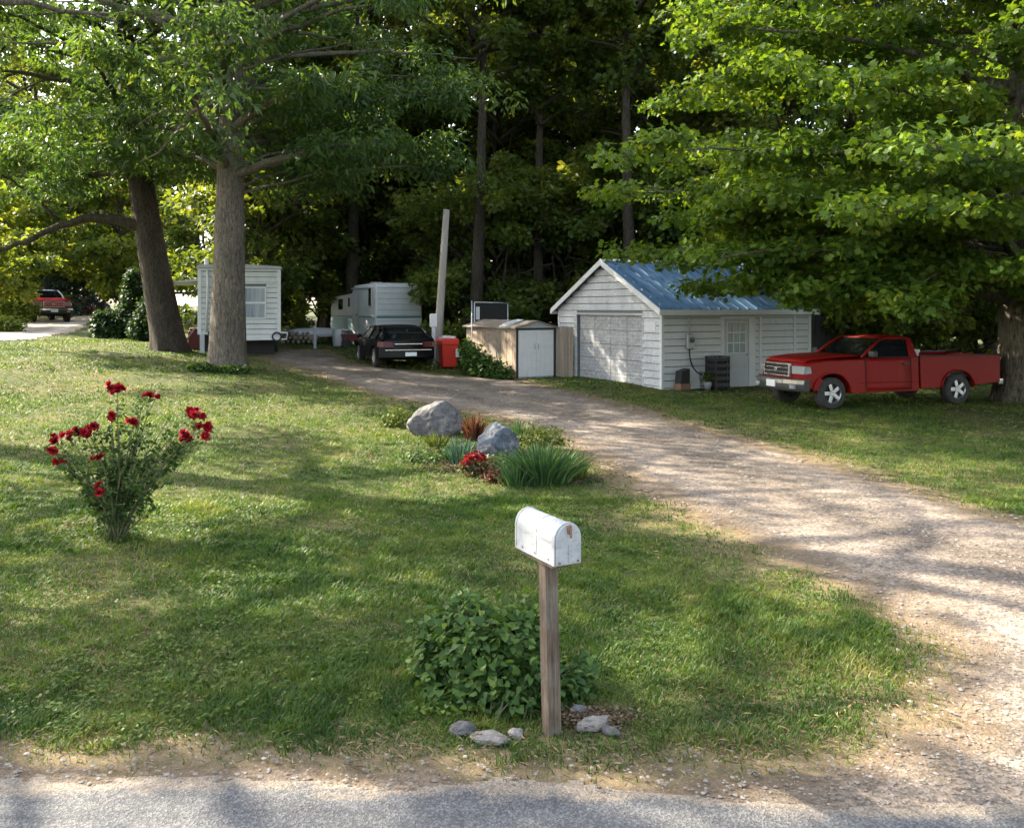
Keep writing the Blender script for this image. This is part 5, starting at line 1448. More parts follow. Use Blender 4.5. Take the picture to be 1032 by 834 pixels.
    for y in ysb:
        e = abs(y) / .93; xo = 2.78 - .22 * e ** 2.4; xi = xo - .14
        vs += [(xi, y, .44), (xo - .03, y, .42), (xo, y, .50), (xo, y, .66), (xo - .04, y, .72), (xi, y, .71)]
    fs = [(i * 6 + j, i * 6 + (j + 1) % 6, (i + 1) * 6 + (j + 1) % 6, (i + 1) * 6 + j) for i in range(14) for j in range(6)] + [tuple(range(6)), tuple(84 + k for k in range(5, -1, -1))]
    bp_.add(vs, fs); bump_ = bp_.build('front_bumper', m_alu if False else m_dark, root, bevel=.01)
    cs_ = MB()
    for i in range(14):
        y0, y1 = ysb[i], ysb[i + 1]; f = lambda y: 2.784 - .22 * (abs(y) / .93) ** 2.4
        cs_.add([(f(y0), y0, .60), (f(y1), y1, .60), (f(y1), y1, .69), (f(y0), y0, .69)], [(0, 1, 2, 3)])
    cc = cs_.build('bumper_chrome', m_chrome, bump_); so = cc.modifiers.new('s', 'SOLIDIFY'); so.thickness = .012
    MB().box2((2.775, -.17, .50), (2.80, .17, .66)).build('number_plate', m_plate, bump_, bevel=.005)
    for s in (-1, 1): MB().box2((2.66, min(s * .60, s * .76), .49), (2.712, max(s * .60, s * .76), .58)).build('fog_lamp', m_headlamp, bump_)
    # bed floor, tailgate, rear bumper, underbody
    MB().box2((-2.60, -.84, .68), (-.42, .84, .74)).box2((-.43, -.84, .7), (-.40, .84, 1.18)).build('bed_floor', m_dark, root)
    MB().box2((-2.65, -.83, .62), (-2.60, .83, 1.19)).build('tailgate', bed_m, root, bevel=.012)
    MB().box2((-2.80, -.85, .44), (-2.66, .85, .60)).build('rear_bumper', m_chrome, root, bevel=.02)
    MB().box2((-2.5, -.42, .38), (2.4, .42, .58)).build('chassis', m_interior, root)
    for x in (FA, RA): MB().cyl((x, -.75, wr), (x, .75, wr), .05, 8).build('axle', m_interior, root)
    return root

# red pickup: nose points left and towards the camera
pf = hit(839, 413)      # near front wheel contact
th = R(180 + 18)
def placed(front_x, side_y, ph, th):
    c, s = math.cos(th), math.sin(th)
    return (ph.x - (front_x * c - side_y * s), ph.y - (front_x * s + side_y * c))
lx, ly = placed(1.86 * 1.15, .92 * 1.05, pf, th)
truck = pickup('pickup_truck', 'red pickup with a silver grille parked under the maple beside the garage', (lx, ly, pf.z + .01), th, m_redp)
truck.scale = (1.15, 1.05, 1.03)
for ch in truck.children:
    if ch.name.startswith('wheel') and not ch.name.startswith('wheel_arch'): ch.scale = (1 / 1.15, 1, 1 / 1.03); ch.location.z = .385 / 1.03; ch.location.y *= 1.02
gx_, gy_ = lx + .75 * math.cos(th) * -1, ly - .75 * math.sin(th)
o = MB().box2((-.32, -.26, 0), (.32, .26, .42)).box2((-.34, -.28, .42), (.34, .28, .50)).box2((-.1, -.28, .2), (.1, -.265, .32)).build('water_tank', m_white_paint, None, bevel=.04)
o.location = (gx_, gy_, pf.z + .76 + .12); o.rotation_euler = (0, 0, th); tag(o, 'white plastic box riding in the bed of the red pickup', 'box')

pf2 = hit(40, 324)
far = pickup('pickup_truck', 'red and white pickup parked on the far side road', (pf2.x - .3, pf2.y + .8, pf2.z), R(-50), m_farwhite, m_farred, None, m_farwhite)
far.scale = (1.28,) * 3
for ch in far.children:
    if ch.name.startswith(('front_body', 'grille')) and not ch.name.startswith('grille_bars'):
        ch.data = ch.data.copy(); ch.data.materials.clear(); ch.data.materials.append(m_farred)

# black hatchback seen from behind
def hatch(name, label, loc, rz, m_body, plate=True):
    root = thing(name, label, 'car', loc, rz)
    HW2 = .90; FA, RA, wr = 1.32, -1.30, .33
    ysl = [HW2 * t for t in (-1, -.94, -.8, -.5, 0, .5, .8, .94, 1)]
    def df(x, y, z):
        k = 1 - .05 * max(0, z - .6) ** 1.2
        if x < -1.6: k *= 1 - .10 * ((-1.6 - x) / .6) ** 2
        if x > 1.6: k *= 1 - .12 * ((x - 1.6) / .6) ** 2
        xx = x + (.14 * (abs(y) / HW2) ** 2.6 if x < -1.7 else 0) - (.2 * (abs(y) / HW2) ** 2.4 if x > 1.7 else 0)
        return (xx, y * k, z)
    prof = [(RA - .42, .26)] + arch(RA, wr + .02, .40, 182, -2, 12)[0:0] + arch(RA, wr + .02, .40, 178, 2, 12) + [(FA - .41, .24)] + arch(FA, wr + .02, .40, 178, 2, 12) + [(FA + .42, .26), (2.12, .32), (2.18, .58), (2.05, .74), (1.2, .90), (-1.7, .98), (-2.05, .96), (-2.12, .62), (-2.14, .34), (-2.0, .26)]
    b = MB(); b.slices(prof, ysl, df); b.build('body', m_body, root, bevel=.03, seg=3, ang=42)
    belt, top_ = .95, 1.44
    vs = []; xs = [.55, .25, -.4, -1.1, -1.5]; zz = [1.37, 1.43, 1.455, 1.41, 1.33]; yy = np.linspace(-1, 1, 9)
    for x, z in zip(xs, zz):
        for y in yy: vs.append((x, y * .62, z - .04 * abs(y) ** 3))
    r2 = MB(); r2.add(vs, [(i * 9 + j, i * 9 + j + 1, (i + 1) * 9 + j + 1, (i + 1) * 9 + j) for i in range(4) for j in range(8)])
    ro = r2.build('roof', m_body, root, smooth=True); so = ro.modifiers.new('s', 'SOLIDIFY'); so.thickness = .04
    for s in (-1, 1):
        for a_, b_, r_2 in (((1.15, s * .78, .93), (.55, s * .61, 1.36), .03), ((-2.0, s * .74, .95), (-1.48, s * .60, 1.32), .055), ((-.2, s * .81, .94), (-.25, s * .61, 1.42), .028), ((-1.25, s * .80, .95), (-1.15, s * .61, 1.39), .03)):
            MB().tube([a_, b_], r_2, 8).build('pillar', m_body, root, smooth=True)
    MB().add([(-1.98, -.70, .97), (-1.98, .70, .97), (-1.50, .56, 1.32), (-1.50, -.56, 1.32)], [(3, 2, 1, 0)]).build('rear_window', m_win, root)
    MB().add([(1.12, -.72, .94), (1.12, .72, .94), (.56, .56, 1.35), (.56, -.56, 1.35)], [(0, 1, 2, 3)]).build('windscreen', m_win, root)
    for s in (-1, 1):
        MB().add([(1.1, s * .775, .95), (-1.95, s * .765, .965), (-1.5, s * .60, 1.31), (-.4, s * .615, 1.41), (.54, s * .605, 1.35)], [(0, 1, 2, 3, 4)]).build('side_window', m_glass, root)
        wheel(root, FA, s * .78, wr, .20, s, m_alu, 7); wheel(root, RA, s * .78, wr, .20, s, m_alu, 7)
        MB().box2((.8, s * .92 - .09, .95), (.92, s * .92 + .09, 1.08)).build('mirror', m_body, root, bevel=.03)
        tl = MB(); tl.add([(-2.13, s * .45, .70), (-2.06, s * .72, .70), (-1.86, s * .86, .72), (-1.86, s * .85, .88), (-2.04, s * .72, .90), (-2.10, s * .45, .88)], [(0, 1, 4, 5), (1, 2, 3, 4)])
        t_ = tl.build('tail_lamp', m_redlens, root); so = t_.modifiers.new('s', 'SOLIDIFY'); so.thickness = .05; so.offset = 0
        MB().box2((.05, s * .893 - .008, .70), (.2, s * .893 + .008, .74)).build('door_handle', m_chrome, root)
    MB().box2((-2.165, -.70, .60), (-2.12, .70, .625)).build('bumper_trim', m_chrome, root)
    MB().box2((-2.145, -.42, .80), (-2.10, .42, .83)).build('boot_trim', m_chrome, root)
    MB().box2((-2.18, -.24, .40), (-2.145, .10, .53)).build('number_plate', m_plate, root, bevel=.004)
    MB().box2((-1.7, -.52, .88), (-1.0, .52, 1.2)).build('seat', m_interior, root)
    for x in (FA, RA): MB().cyl((x, -.7, wr), (x, .7, wr), .05, 8).build('axle', m_interior, root)
    return root
pc = hit(404, 372)
car = hatch('hatchback_car', 'black hatchback seen from behind, parked in front of the travel trailer', (pc.x - .55, pc.y + 2.1, hz(pc.x - .75, pc.y + 1.9)), R(90 + 20), m_blackp)
car.scale = (1.16, 1.2, 1.03)
pc = hit(84, 313)
m_greyp = paint('grey_car_paint', (.05, .06, .07), .35)
car2 = hatch('hatchback_car', 'grey car parked far off at the end of the side road', (at(92, 300, 92).x, 92, hz(at(92, 300, 75).x, 75)), R(150), m_greyp)
# ================================================================== mailbox
MBP = hit(557, 737)
m_post, nt, out = mat('mailbox_post_wood')
v = coords(nt, (14, 14, .9))
n1 = noise(nt, v, 3, 6, .7, .6); n2 = noise(nt, coords(nt), 3, 4, .6); n4 = noise(nt, coords(nt, (60, 60, 2)), 2, 3, .7)
c = ramp(nt, n1, [(.28, (.045, .032, .024)), (.5, (.115, .085, .062)), (.72, (.19, .145, .11))])
c = mix(nt, ramp(nt, n2, [(.45, (0, 0, 0)), (.7, (.5, .5, .5))]), c, (.25, .24, .21))
c = mix(nt, 1.0, c, ramp(nt, n4, [(.3, (.7, .7, .7)), (.6, (1.1, 1.1, 1.1))]), 'MULTIPLY')
pbr(nt, out, c, .85, nrm=bump(nt, n4, .6, .004, bump(nt, n1, .5, .006)), spec=.2)
ma_ = math.atan2(.88, -.47) - math.pi / 2     # box axis (front to back) along (-.47,.88)
mb_ = thing('mailbox', 'dented white mailbox on a leaning wooden post at the road edge', 'mailbox', MBP, ma_)
# local: y = backwards, x = right; lean handled by sheared post
MI = Matrix.Rotation(-ma_, 3, 'Z')
wtop = at(552, 562, MBP.y + .03) - MBP
tl = MI @ wtop
q = MB(); hw = .041
secs = 9; vs = []
rr = random.Random(2)
for i in range(secs + 1):
    t = i / secs; c0 = Vector((0, 0, -.25)).lerp(Vector(tl), t)
    k = hw * (1.06 - .05 * t) * (1 + rr.uniform(-.012, .012))
    for (a, b) in ((-1, -1), (1, -1), (1, 1), (-1, 1)): vs.append((c0.x + a * k, c0.y + b * k, c0.z))
fs = [(i * 4 + j, i * 4 + (j + 1) % 4, (i + 1) * 4 + (j + 1) % 4, (i + 1) * 4 + j) for i in range(secs) for j in range(4)] + [(3, 2, 1, 0), tuple(secs * 4 + j for j in range(4))]
q.add(vs, fs); q.build('post', m_post, mb_, bevel=.006)
m_mail, nt, out = mat('chalky_white_enamel')
n1 = noise(nt, coords(nt), 7, 6, .7); n2 = noise(nt, coords(nt, (1, 1, 3)), 24, 6, .75); n3 = noise(nt, coords(nt), 120, 2, .6)
c = mix(nt, ramp(nt, n1, [(.40, (0, 0, 0)), (.70, (.8, .8, .8))]), (.40, .41, .42), (.23, .245, .26))
c = mix(nt, ramp(nt, n2, [(.55, (0, 0, 0)), (.64, (.75, .75, .75))]), c, (.24, .19, .145))
pbr(nt, out, c, .45, nrm=bump(nt, n1, .35, .012, bump(nt, n3, .15, .001)), spec=.4)
BW, BH, BL = .083, .23, .44; rs = .135
def boxprof(w, zs, zt, n=14):
    p = [(-w, zs), (w, zs)]
    zc_ = zt - w * 1.08
    p += [(w * math.cos(math.pi * i / n), zc_ + w * 1.08 * math.sin(math.pi * i / n)) for i in range(n + 1)]
    return p
z0 = tl.z + .018
off = Vector((tl.x, tl.y, 0))
def addp(mb, prof, y0, y1, ys=1):
    pr = [(p[0] + off.x, p[1]) for p in prof]; mb.prism(pr, y1 - y0, 'y', off.y + y0)
q = MB(); addp(q, boxprof(BW, z0, z0 + BH), -.20, .235); bodym = q.build('body', m_mail, mb_, bevel=.004, ang=50)
q = MB(); addp(q, boxprof(BW + .006, z0 - .003, z0 + BH + .006), -.222, -.190); q.build('rim', m_mail, bodym, bevel=.003, ang=50); q = MB(); addp(q, boxprof(BW + .004, z0 - .002, z0 + BH + .004), .225, .242); q.build('rim', m_mail, bodym, bevel=.003, ang=50)
q = MB(); addp(q, boxprof(BW - .004, z0 + .004, z0 + BH - .004), -.232, -.2225); dq = q.build('door', m_mail, mb_, bevel=.003, ang=50)
q = MB()
q.box2((off.x - .003, off.y - .236, z0 + .01), (off.x + .003, off.y - .2325, z0 + .11))     # pressed rib
q.build('rib', m_mail, dq)
MB().box2((off.x - .012, off.y - .25, z0 + BH - .055), (off.x + .010, off.y - .2325, z0 + BH - .005)).box2((off.x - .006, off.y - .262, z0 + BH - .075), (off.x + .004, off.y - .2505, z0 + BH - .02)).build('latch', m_rust, dq, bevel=.003)
q = MB()
for s in (-1, 1): q.box2((off.x + s * (BW + .001) - .003, off.y - .19, z0 + .125), (off.x + s * (BW + .001) + .003, off.y + .22, z0 + .137))
q.box2((off.x - BW - .005, off.y - .19, z0 + .0), (off.x - BW - .0005, off.y + .22, z0 + .012))
q.build('seam', m_mail, bodym)
q = MB(); addp(q, boxprof(BW + .0025, z0 - .001, z0 + BH + .0025), -.012, -.004); q.build('crease', m_mail, bodym)
for s in (-1, 1): MB().cyl((off.x + s * .06, off.y - .2325, z0 + .018), (off.x + s * .06, off.y - .239, z0 + .018), .006, 8).build('hinge_pin', m_rust, dq)
for yy_ in (-.15, .0, .15): MB().cyl((off.x - BW - .0005, off.y + yy_, z0 + .022), (off.x - BW - .006, off.y + yy_, z0 + .022), .005, 8).build('screw', m_rust, bodym)
MB().box2((off.x - .07, off.y - .17, z0 - .028), (off.x + .07, off.y + .2, z0 - .006)).build('mounting_board', m_post, mb_, bevel=.003)
fl = MB(); fl.box2((off.x + BW + .003, off.y - .10, z0 + .10), (off.x + BW + .008, off.y + .10, z0 + .125)); fl.box2((off.x + BW + .003, off.y + .05, z0 + .10), (off.x + BW + .008, off.y + .10, z0 + .16)); fl.build('flag', worn('faded_red', (.35, .08, .06), (.4, .3, .28), .6), mb_)

# ------------------------------------------------------------------ rocks
def rock_mat(name, a, b, c_):
    m, nt, out = mat(name)
    n1 = noise(nt, coords(nt), 3.5, 7, .65, .6); n2 = noise(nt, coords(nt), 40, 4, .7)
    vo = nt.nodes.new('ShaderNodeTexVoronoi'); vo.feature = 'DISTANCE_TO_EDGE'; vo.inputs['Scale'].default_value = 3.2
    wv = nt.nodes.new('ShaderNodeVectorMath'); wv.operation = 'ADD'
    nn_ = nt.nodes.new('ShaderNodeTexNoise'); nn_.inputs['Scale'].default_value = 3; nt.links.new(coords(nt), nn_.inputs['Vector'])
    nt.links.new(coords(nt), wv.inputs[0]); nt.links.new(nn_.outputs['Color'], wv.inputs[1]); nt.links.new(wv.outputs[0], vo.inputs['Vector'])
    c = ramp(nt, n1, [(.3, a), (.5, b), (.72, c_)])
    c = mix(nt, ramp(nt, vo.outputs['Distance'], [(.0, (.6, .6, .6)), (.05, (0, 0, 0))]), c, tuple(x * .45 for x in a))
    c = mix(nt, 1.0, c, ramp(nt, n2, [(.3, (.8, .8, .8)), (.7, (1.2, 1.2, 1.2))]), 'MULTIPLY')
    pbr(nt, out, c, .85, nrm=bump(nt, n2, .6, .012, bump(nt, n1, .6, .05)), spec=.2)
    return m
m_rock = rock_mat('grey_granite', (.062, .06, .064), (.12, .114, .113), (.225, .205, .185))
m_rock2 = rock_mat('blue_grey_stone', (.045, .055, .07), (.095, .11, .13), (.27, .25, .23))
m_rock3 = rock_mat('pale_stone', (.13, .12, .11), (.23, .205, .185), (.33, .30, .27))
from mathutils import noise as mnoise
def rock(name, label, loc, dims, seed, m, peak=0, rz=0, sink=.12, cuts=7, cat='rock'):
    bm = bmesh.new(); bmesh.ops.create_icosphere(bm, subdivisions=5, radius=1)
    rr = random.Random(seed); sd_ = Vector((seed * 3.1, seed * 1.7, seed * .9))
    planes = []
    for i in range(cuts):
        n_ = Vector((rr.uniform(-1, 1), rr.uniform(-1, 1), rr.uniform(-.3, 1))).normalized(); planes.append((n_, rr.uniform(.62, .85)))
    for v in bm.verts:
        p = v.co.normalized()
        r = 1.0
        for n_, d_ in planes:
            k = p.dot(n_)
            if k > .01: r = min(r, d_ / k)
        r = .25 * 1 + .75 * r
        r *= 1 + .16 * mnoise.noise(p * 1.7 + sd_) + .07 * mnoise.noise(p * 5 + sd_) + .03 * mnoise.noise(p * 13 + sd_)
        q = p * r
        if peak: q.z = q.z * (1 + peak * max(0, 1 - math.hypot(q.x, q.y) * 1.4))
        v.co = Vector((q.x * dims[0] / 2, q.y * dims[1] / 2, (q.z + 1 - sink * 2) * dims[2] / 2))
    me = D.meshes.new(name); bm.to_mesh(me); bm.free()
    o = link_mesh(name, me, m, smooth=True); o.location = loc; o.rotation_euler = (0, 0, rz)
    return tag(o, label, cat)
p = hit(438, 440); rock('boulder', 'rounded grey boulder at the lawn edge, left of the blue grey rock', (p.x, p.y + .4, p.z), (1.06, .85, .84), 4, m_rock, rz=.3, cuts=4, sink=.26)
p = hit(502, 462); rock('boulder', 'pointed blue grey rock with pale veins between the flowers and the spiky leaves', (p.x, p.y + .35, p.z), (.80, .66, .68), 9, m_rock2, .12, .8, cuts=11, sink=.2)
p = hit(489, 466); rock('boulder', 'small grey stone at the foot of the pointed rock', (p.x, p.y + .1, p.z), (.36, .3, .34), 12, m_rock, 0, .2)
for px, py, dm, sd2, lb in ((466, 738, (.16, .14, .08), 3, 'round grey stone left of the mailbox post, under the vine'), (494, 745, (.24, .15, .06), 6, 'flat pale stone in front of the leafy vine'), (520, 742, (.11, .09, .06), 8, 'small pale stone between the flat stone and the post'), (597, 733, (.24, .14, .075), 10, 'pale pinkish stone right of the mailbox post'), (583, 720, (.12, .10, .08), 13, 'small stone behind the pale pinkish one, right of the post'), (615, 738, (.12, .08, .05), 15, 'low brown stone at the right end of the stones by the post')):
    p = hit(px, py); rock('stone', lb, p, dm, sd2, m_rock3 if sd2 % 2 == 0 else m_rock, 0, sd2, .28, cat='stone')

# ------------------------------------------------------------------ leafy vine at the mailbox
m_vine = leaf_mat('vine_leaves', [(0, (.03, .07, .018)), (.5, (.055, .115, .025)), (.85, (.09, .16, .035)), (1, (.15, .21, .05))], .35, (1.35, 1.3, .5), .55, 1.5, .25)
m_stem = worn('green_brown_stem', (.07, .075, .03), (.10, .07, .04), .7)
def leafy_bush(name, label, cat, loc, lobes, n, L, tmpl, m, seed, up=.55, droop=.35, stems=14):
    rg = np.random.default_rng(seed); rr = random.Random(seed)
    root = thing(name, label, cat, loc)
    cen = np.array([l[:3] for l in lobes]); rad = np.array([l[3:6] for l in lobes]); wt = rad.prod(1) ** (2 / 3); wt = wt / wt.sum()
    k = rg.choice(len(lobes), n, p=wt)
    d = unit(rg.normal(size=(n, 3))); r = .50 + .62 * rg.random((n, 1)) ** 1.2
    r = r * (1 + .32 * np.sin(d[:, 0:1] * 7 + k[:, None]) * np.cos(d[:, 1:2] * 6))
    P = cen[k] + d * r * rad[k]; P[:, 2] = np.maximum(P[:, 2], .015)
    ax = unit(d * np.array([1, 1, .3]) + rg.normal(size=(n, 3)) * .45); ax[:, 2] -= droop
    nr = unit(rg.normal(size=(n, 3)) * .35 + d * .6 + np.array([0, 0, up]))
    link_mesh('foliage', leaf_mesh('foliage', P, ax, nr, L * (.55 + .75 * rg.random(n)), L * .95 * (.55 + .75 * rg.random(n)), tmpl), m, root)
    sm = MB()
    for i in range(stems):
        j = rr.randrange(len(lobes)); tip = Vector(cen[j]) + Vector((rr.uniform(-1, 1) * rad[j][0] * .8, rr.uniform(-1, 1) * rad[j][1] * .8, rr.uniform(-.2, .8) * rad[j][2]))
        b_ = Vector((cen[j][0] * .3 + rr.uniform(-.1, .1), cen[j][1] * .3 + rr.uniform(-.08, .08), 0)); sm.tube(bez(b_, (b_ + tip) / 2 + Vector((0, 0, .08)), tip, 6), [.007, .006, .005, .004, .003, .002], 5)
    sm.build('stems', m_stem, root)
    return root
VB = hit(500, 728)
s5 = VB.y / F
def lob(px, py, dy, rx, ry, rz_):
    q = at(px, py, VB.y + dy) - VB; return (q.x, q.y, q.z, rx, ry, rz_)
leafy_bush('vine_bush', 'bushy heart leaved vine spreading round the foot of the mailbox post', 'vine', VB,
           [lob(478, 655, .42, .25, .26, .24), lob(445, 640, .62, .18, .2, .17), lob(440, 668, .55, .16, .2, .14), lob(515, 650, .45, .22, .25, .25), lob(505, 692, .22, .25, .2, .17), lob(540, 690, .22, .13, .14, .17), lob(575, 690, .36, .11, .14, .11), lob(535, 640, .55, .14, .2, .2), lob(470, 618, .60, .15, .18, .12), lob(455, 700, .3, .13, .15, .09), lob(590, 672, .45, .07, .1, .08)],
           5600, .052, T_HEART, m_vine, 71)

# ------------------------------------------------------------------ rose bush
RB = hit(118, 543)
rs_ = thing('rose_bush', 'sparse red rose bush standing on the open lawn', 'rose bush', RB)
m_roseleaf = leaf_mat('rose_leaves', [(0, (.025, .055, .02)), (.5, (.045, .09, .028)), (.85, (.075, .125, .035)), (1, (.13, .16, .05))], .35, (1.3, 1.25, .5), .55, 2, .12)
m_rosestem = worn('rose_cane', (.09, .10, .04), (.10, .06, .035), .7)
rr = random.Random(17); rgq = np.random.default_rng(17)
sr = RB.y / F
def rp(px, py, dy=0): return Vector(((px - 118) * sr, dy, (543 - py) * sr))
blooms = [(118, 391, .10, 0), (144, 400, .055, .1), (162, 398, .05, -.1), (108, 422, .065, .1), (142, 422, .06, -.15), (84, 437, .085, 0), (74, 440, .075, -.1), (92, 431, .075, .12), (52, 443, .06, .05), (55, 453, .055, -.05), (58, 464, .05, 0), (69, 465, .045, -.1), (112, 457, .06, -.25), (108, 476 + 10, .0, 0), (190, 441, .085, .0), (203, 432, .085, .1), (199, 419, .07, 0), (190, 417, .06, .15), (114, 487, .055, -.32), (205, 440, .04, .05)]
blooms = [b for b in blooms if b[2] > 0]
canes = MB(); lp_, la_, = [], []
def leaf_along(pts, dens, r0=.03):
    for a, b in zip(pts[:-1], pts[1:]):
        Ln = (b - a).length
        for _ in range(max(1, int(Ln * dens))):
            q = a.lerp(b, rr.random()); dd_ = Vector((rr.gauss(0, 1), rr.gauss(0, 1), rr.gauss(.2, .6))).normalized()
            for k in range(5):
                lp_.append(q + dd_ * (r0 + k * .014) + Vector((rr.uniform(-.03, .03), rr.uniform(-.03, .03), rr.uniform(-.03, .03)))); la_.append(dd_ + Vector((rr.uniform(-.8, .8), rr.uniform(-.8, .8), rr.uniform(-.5, .3))))
for (px, py, rad, dy) in blooms:
    tip = rp(px, py, dy)
    b_ = Vector((rr.uniform(-.08, .08), rr.uniform(-.08, .08), 0))
    mid_ = Vector((tip.x * .28, tip.y * .4, tip.z * .55))
    pts = wobble(bez(b_, mid_, tip, 9), .012, rr); canes.tube(pts, [.013 - .0011 * k for k in range(9)], 6)
    leaf_along(pts[2:], 22)
for i in range(25):
    a = rr.uniform(0, 6.28); rad_ = rr.uniform(.1, .75); zt_ = rr.uniform(.35, 1.22)
    tip = Vector((math.cos(a) * rad_ * min(1, .5 + zt_ * .5), math.sin(a) * rad_ * .6, zt_)); b_ = Vector((rr.uniform(-.1, .1), rr.uniform(-.1, .1), 0))
    tip.x += .06
    pts = wobble(bez(b_, Vector((tip.x * .3, tip.y * .3, zt_ * .6)), tip, 8), .015, rr); canes.tube(pts, [.010 - .0009 * k for k in range(8)], 5)
    leaf_along(pts[3:], 20, .02)
for i in range(6):
    a = rr.uniform(0, 6.28); tip = Vector((math.cos(a) * .2, math.sin(a) * .2, rr.uniform(.15, .4))); leaf_along([Vector((0, 0, .03)), tip], 20)
canes.build('canes', m_rosestem, rs_, smooth=True)
P = np.array([tuple(q) for q in lp_]); A = np.array([tuple(q) for q in la_]); n = len(P)
link_mesh('foliage', leaf_mesh('foliage', P, unit(A), unit(rgq.normal(size=(n, 3)) * .5 + np.array([0, 0, .8])), .058 * (.6 + .7 * rgq.random(n)), .04 * (.6 + .7 * rgq.random(n)), T_DIAMOND), m_roseleaf, rs_)
m_rose = leaf_mat('rose_petals', [(0, (.13, .003, .008)), (.5, (.28, .006, .014)), (1, (.42, .03, .045))], .25, (1.3, .8, .8), .6, 3, .12)
for (px, py, rad, dy) in blooms:
    # a cluster of cupped flowers of overlapping petals
    nf = max(1, int((rad / .042) ** 2 * 1.5)); PP, AA, NN, LL = [], [], [], []
    c0 = rp(px, py, dy)
    for f in range(nf):
        fc = c0 + (Vector((rr.gauss(0, 1), rr.gauss(0, 1), rr.gauss(0, .7))) * rad * .42 if nf > 1 else Vector((0, 0, 0)))
        fd = Vector((rr.uniform(-.6, .6), rr.uniform(-1, .2), rr.uniform(.3, 1))).normalized()
        u_ = fd.orthogonal().normalized(); w_ = fd.cross(u_)
        for ring, (cnt, tilt, ln) in enumerate(((5, .25, .032), (6, .75, .038), (7, 1.25, .042))):
            for k in range(cnt):
                a = 6.28 * k / cnt + ring * .5; o_ = u_ * math.cos(a) + w_ * math.sin(a)
                ax = o_ * math.sin(tilt) + fd * math.cos(tilt); PP.append(tuple(fc + o_ * .004)); AA.append(tuple(ax)); NN.append(tuple(fd * math.sin(tilt) - o_ * math.cos(tilt))); LL.append(ln * 1.35 * rr.uniform(.85, 1.15))
    LL = np.array(LL)
    link_mesh('bloom', leaf_mesh('bloom', np.array(PP), np.array(AA), np.array(NN), LL, LL * .95, T_HEART, rgq.random(len(LL))), m_rose, rs_)

# ------------------------------------------------------------------ flower bed by the boulders
def blade_clump(name, label, cat, loc, rx, ry, hgt, n, w, m, seed, spread=.6, curve=.5):
    rg = np.random.default_rng(seed)
    a = rg.random(n) * 6.283; q = rg.random(n) ** .5
    B = np.stack([np.cos(a) * q * rx * .55, np.sin(a) * q * ry * .55, np.zeros(n)], 1)
    out_ = np.stack([np.cos(a) * rx, np.sin(a) * ry, np.zeros(n)], 1) * (q * spread + rg.normal(size=n) * .12)[:, None]
    az = rg.random(n) * 6.283; S = np.stack([np.cos(az), np.sin(az), np.zeros(n)], 1)
    h = hgt * (.55 + .5 * rg.random(n)) * (1.08 - .35 * q)
    ts = [0, .3, .6, .85, 1.0]; wd = [.8, 1, .85, .5, .03]
    rows = []
    for t, ww in zip(ts, wd):
        c_ = B + out_ * (t ** 1.7) + np.array([0, 0, 1.0]) * (h * (t - curve * .25 * t ** 3))[:, None]
        rows += [c_ - S * (w * ww / 2), c_ + S * (w * ww / 2)]
    V = np.stack(rows, 1); k = 10
    fs = np.array([(2 * i, 2 * i + 1, 2 * i + 3, 2 * i + 2) for i in range(4)])
    Q = (np.arange(n)[:, None, None] * k + fs[None]).reshape(-1, 4)
    root = thing(name, label, cat, loc)
    link_mesh('foliage', mesh_np('foliage', V.reshape(-1, 3), quads=Q, attr=np.repeat(rg.random(n), k)), m, root)
    return root
m_iris = leaf_mat('iris_blades', [(0, (.03, .075, .035)), (.5, (.055, .12, .055)), (.85, (.10, .18, .06)), (1, (.18, .24, .07))], .35, (1.2, 1.25, .6), .45, 2, .35)
m_blue_iris = leaf_mat('blue_green_blades', [(0, (.05, .10, .075)), (.6, (.09, .17, .13)), (1, (.17, .24, .14))], .3, (1.1, 1.2, .7), .5, 2, .3)
m_yg = leaf_mat('yellow_green_leaves', [(0, (.07, .11, .02)), (.6, (.12, .17, .03)), (1, (.2, .22, .05))], .4, (1.3, 1.2, .5), .5, 2, .3)
p = hit(548, 492); blade_clump('iris_clump', 'large clump of long green spiky leaves at the drive edge', 'plant', (p.x, p.y + .42, p.z), .68, .5, .66, 620, .024, m_iris, 81)
p = hit(582, 488); blade_clump('iris_clump', 'yellow green spiky leaves at the right end of the flower bed', 'plant', (p.x, p.y + .5, p.z), .26, .3, .48, 160, .018, m_yg, 82)
p = hit(461, 474); blade_clump('iris_clump', 'small clump of blue green blades in front of the rounded boulder', 'plant', (p.x, p.y + .5, p.z), .26, .25, .55, 110, .024, m_blue_iris, 83)
p = hit(540, 462); leafy_bush('garden_plant', 'pale yellow green leafy plant behind the spiky clump', 'plant', (p.x, p.y + .8, p.z), [(0, 0, .22, .3, .2, .22), (.3, .1, .2, .25, .2, .18)], 700, .06, T_DIAMOND, m_yg, 84, stems=8)
m_redleaf = leaf_mat('dark_red_leaves', [(0, (.07, .02, .018)), (.5, (.13, .045, .03)), (1, (.20, .10, .05))], .35, (1.3, .9, .6), .5, 2, .3)
p = hit(477, 447); blade_clump('feathery_plant', 'upright reddish brown feathery plant between the two rocks', 'plant', (p.x, p.y + .35, p.z), .28, .2, .62, 170, .024, m_redleaf, 85)
p = hit(482, 482)
fl = leafy_bush('flowering_plant', 'low dark leaved plant with bright red flowers in front of the pointed rock', 'plant', (p.x, p.y + .25, p.z), [(-.08, 0, .15, .2, .16, .15), (.14, 0, .14, .18, .15, .14)], 700, .055, T_DIAMOND, leaf_mat('mixed_red_green_leaves', [(0, (.03, .05, .02)), (.5, (.06, .09, .025)), (.75, (.15, .06, .03)), (1, (.2, .15, .05))], .35, (1.2, 1.1, .6)), 86, stems=8)
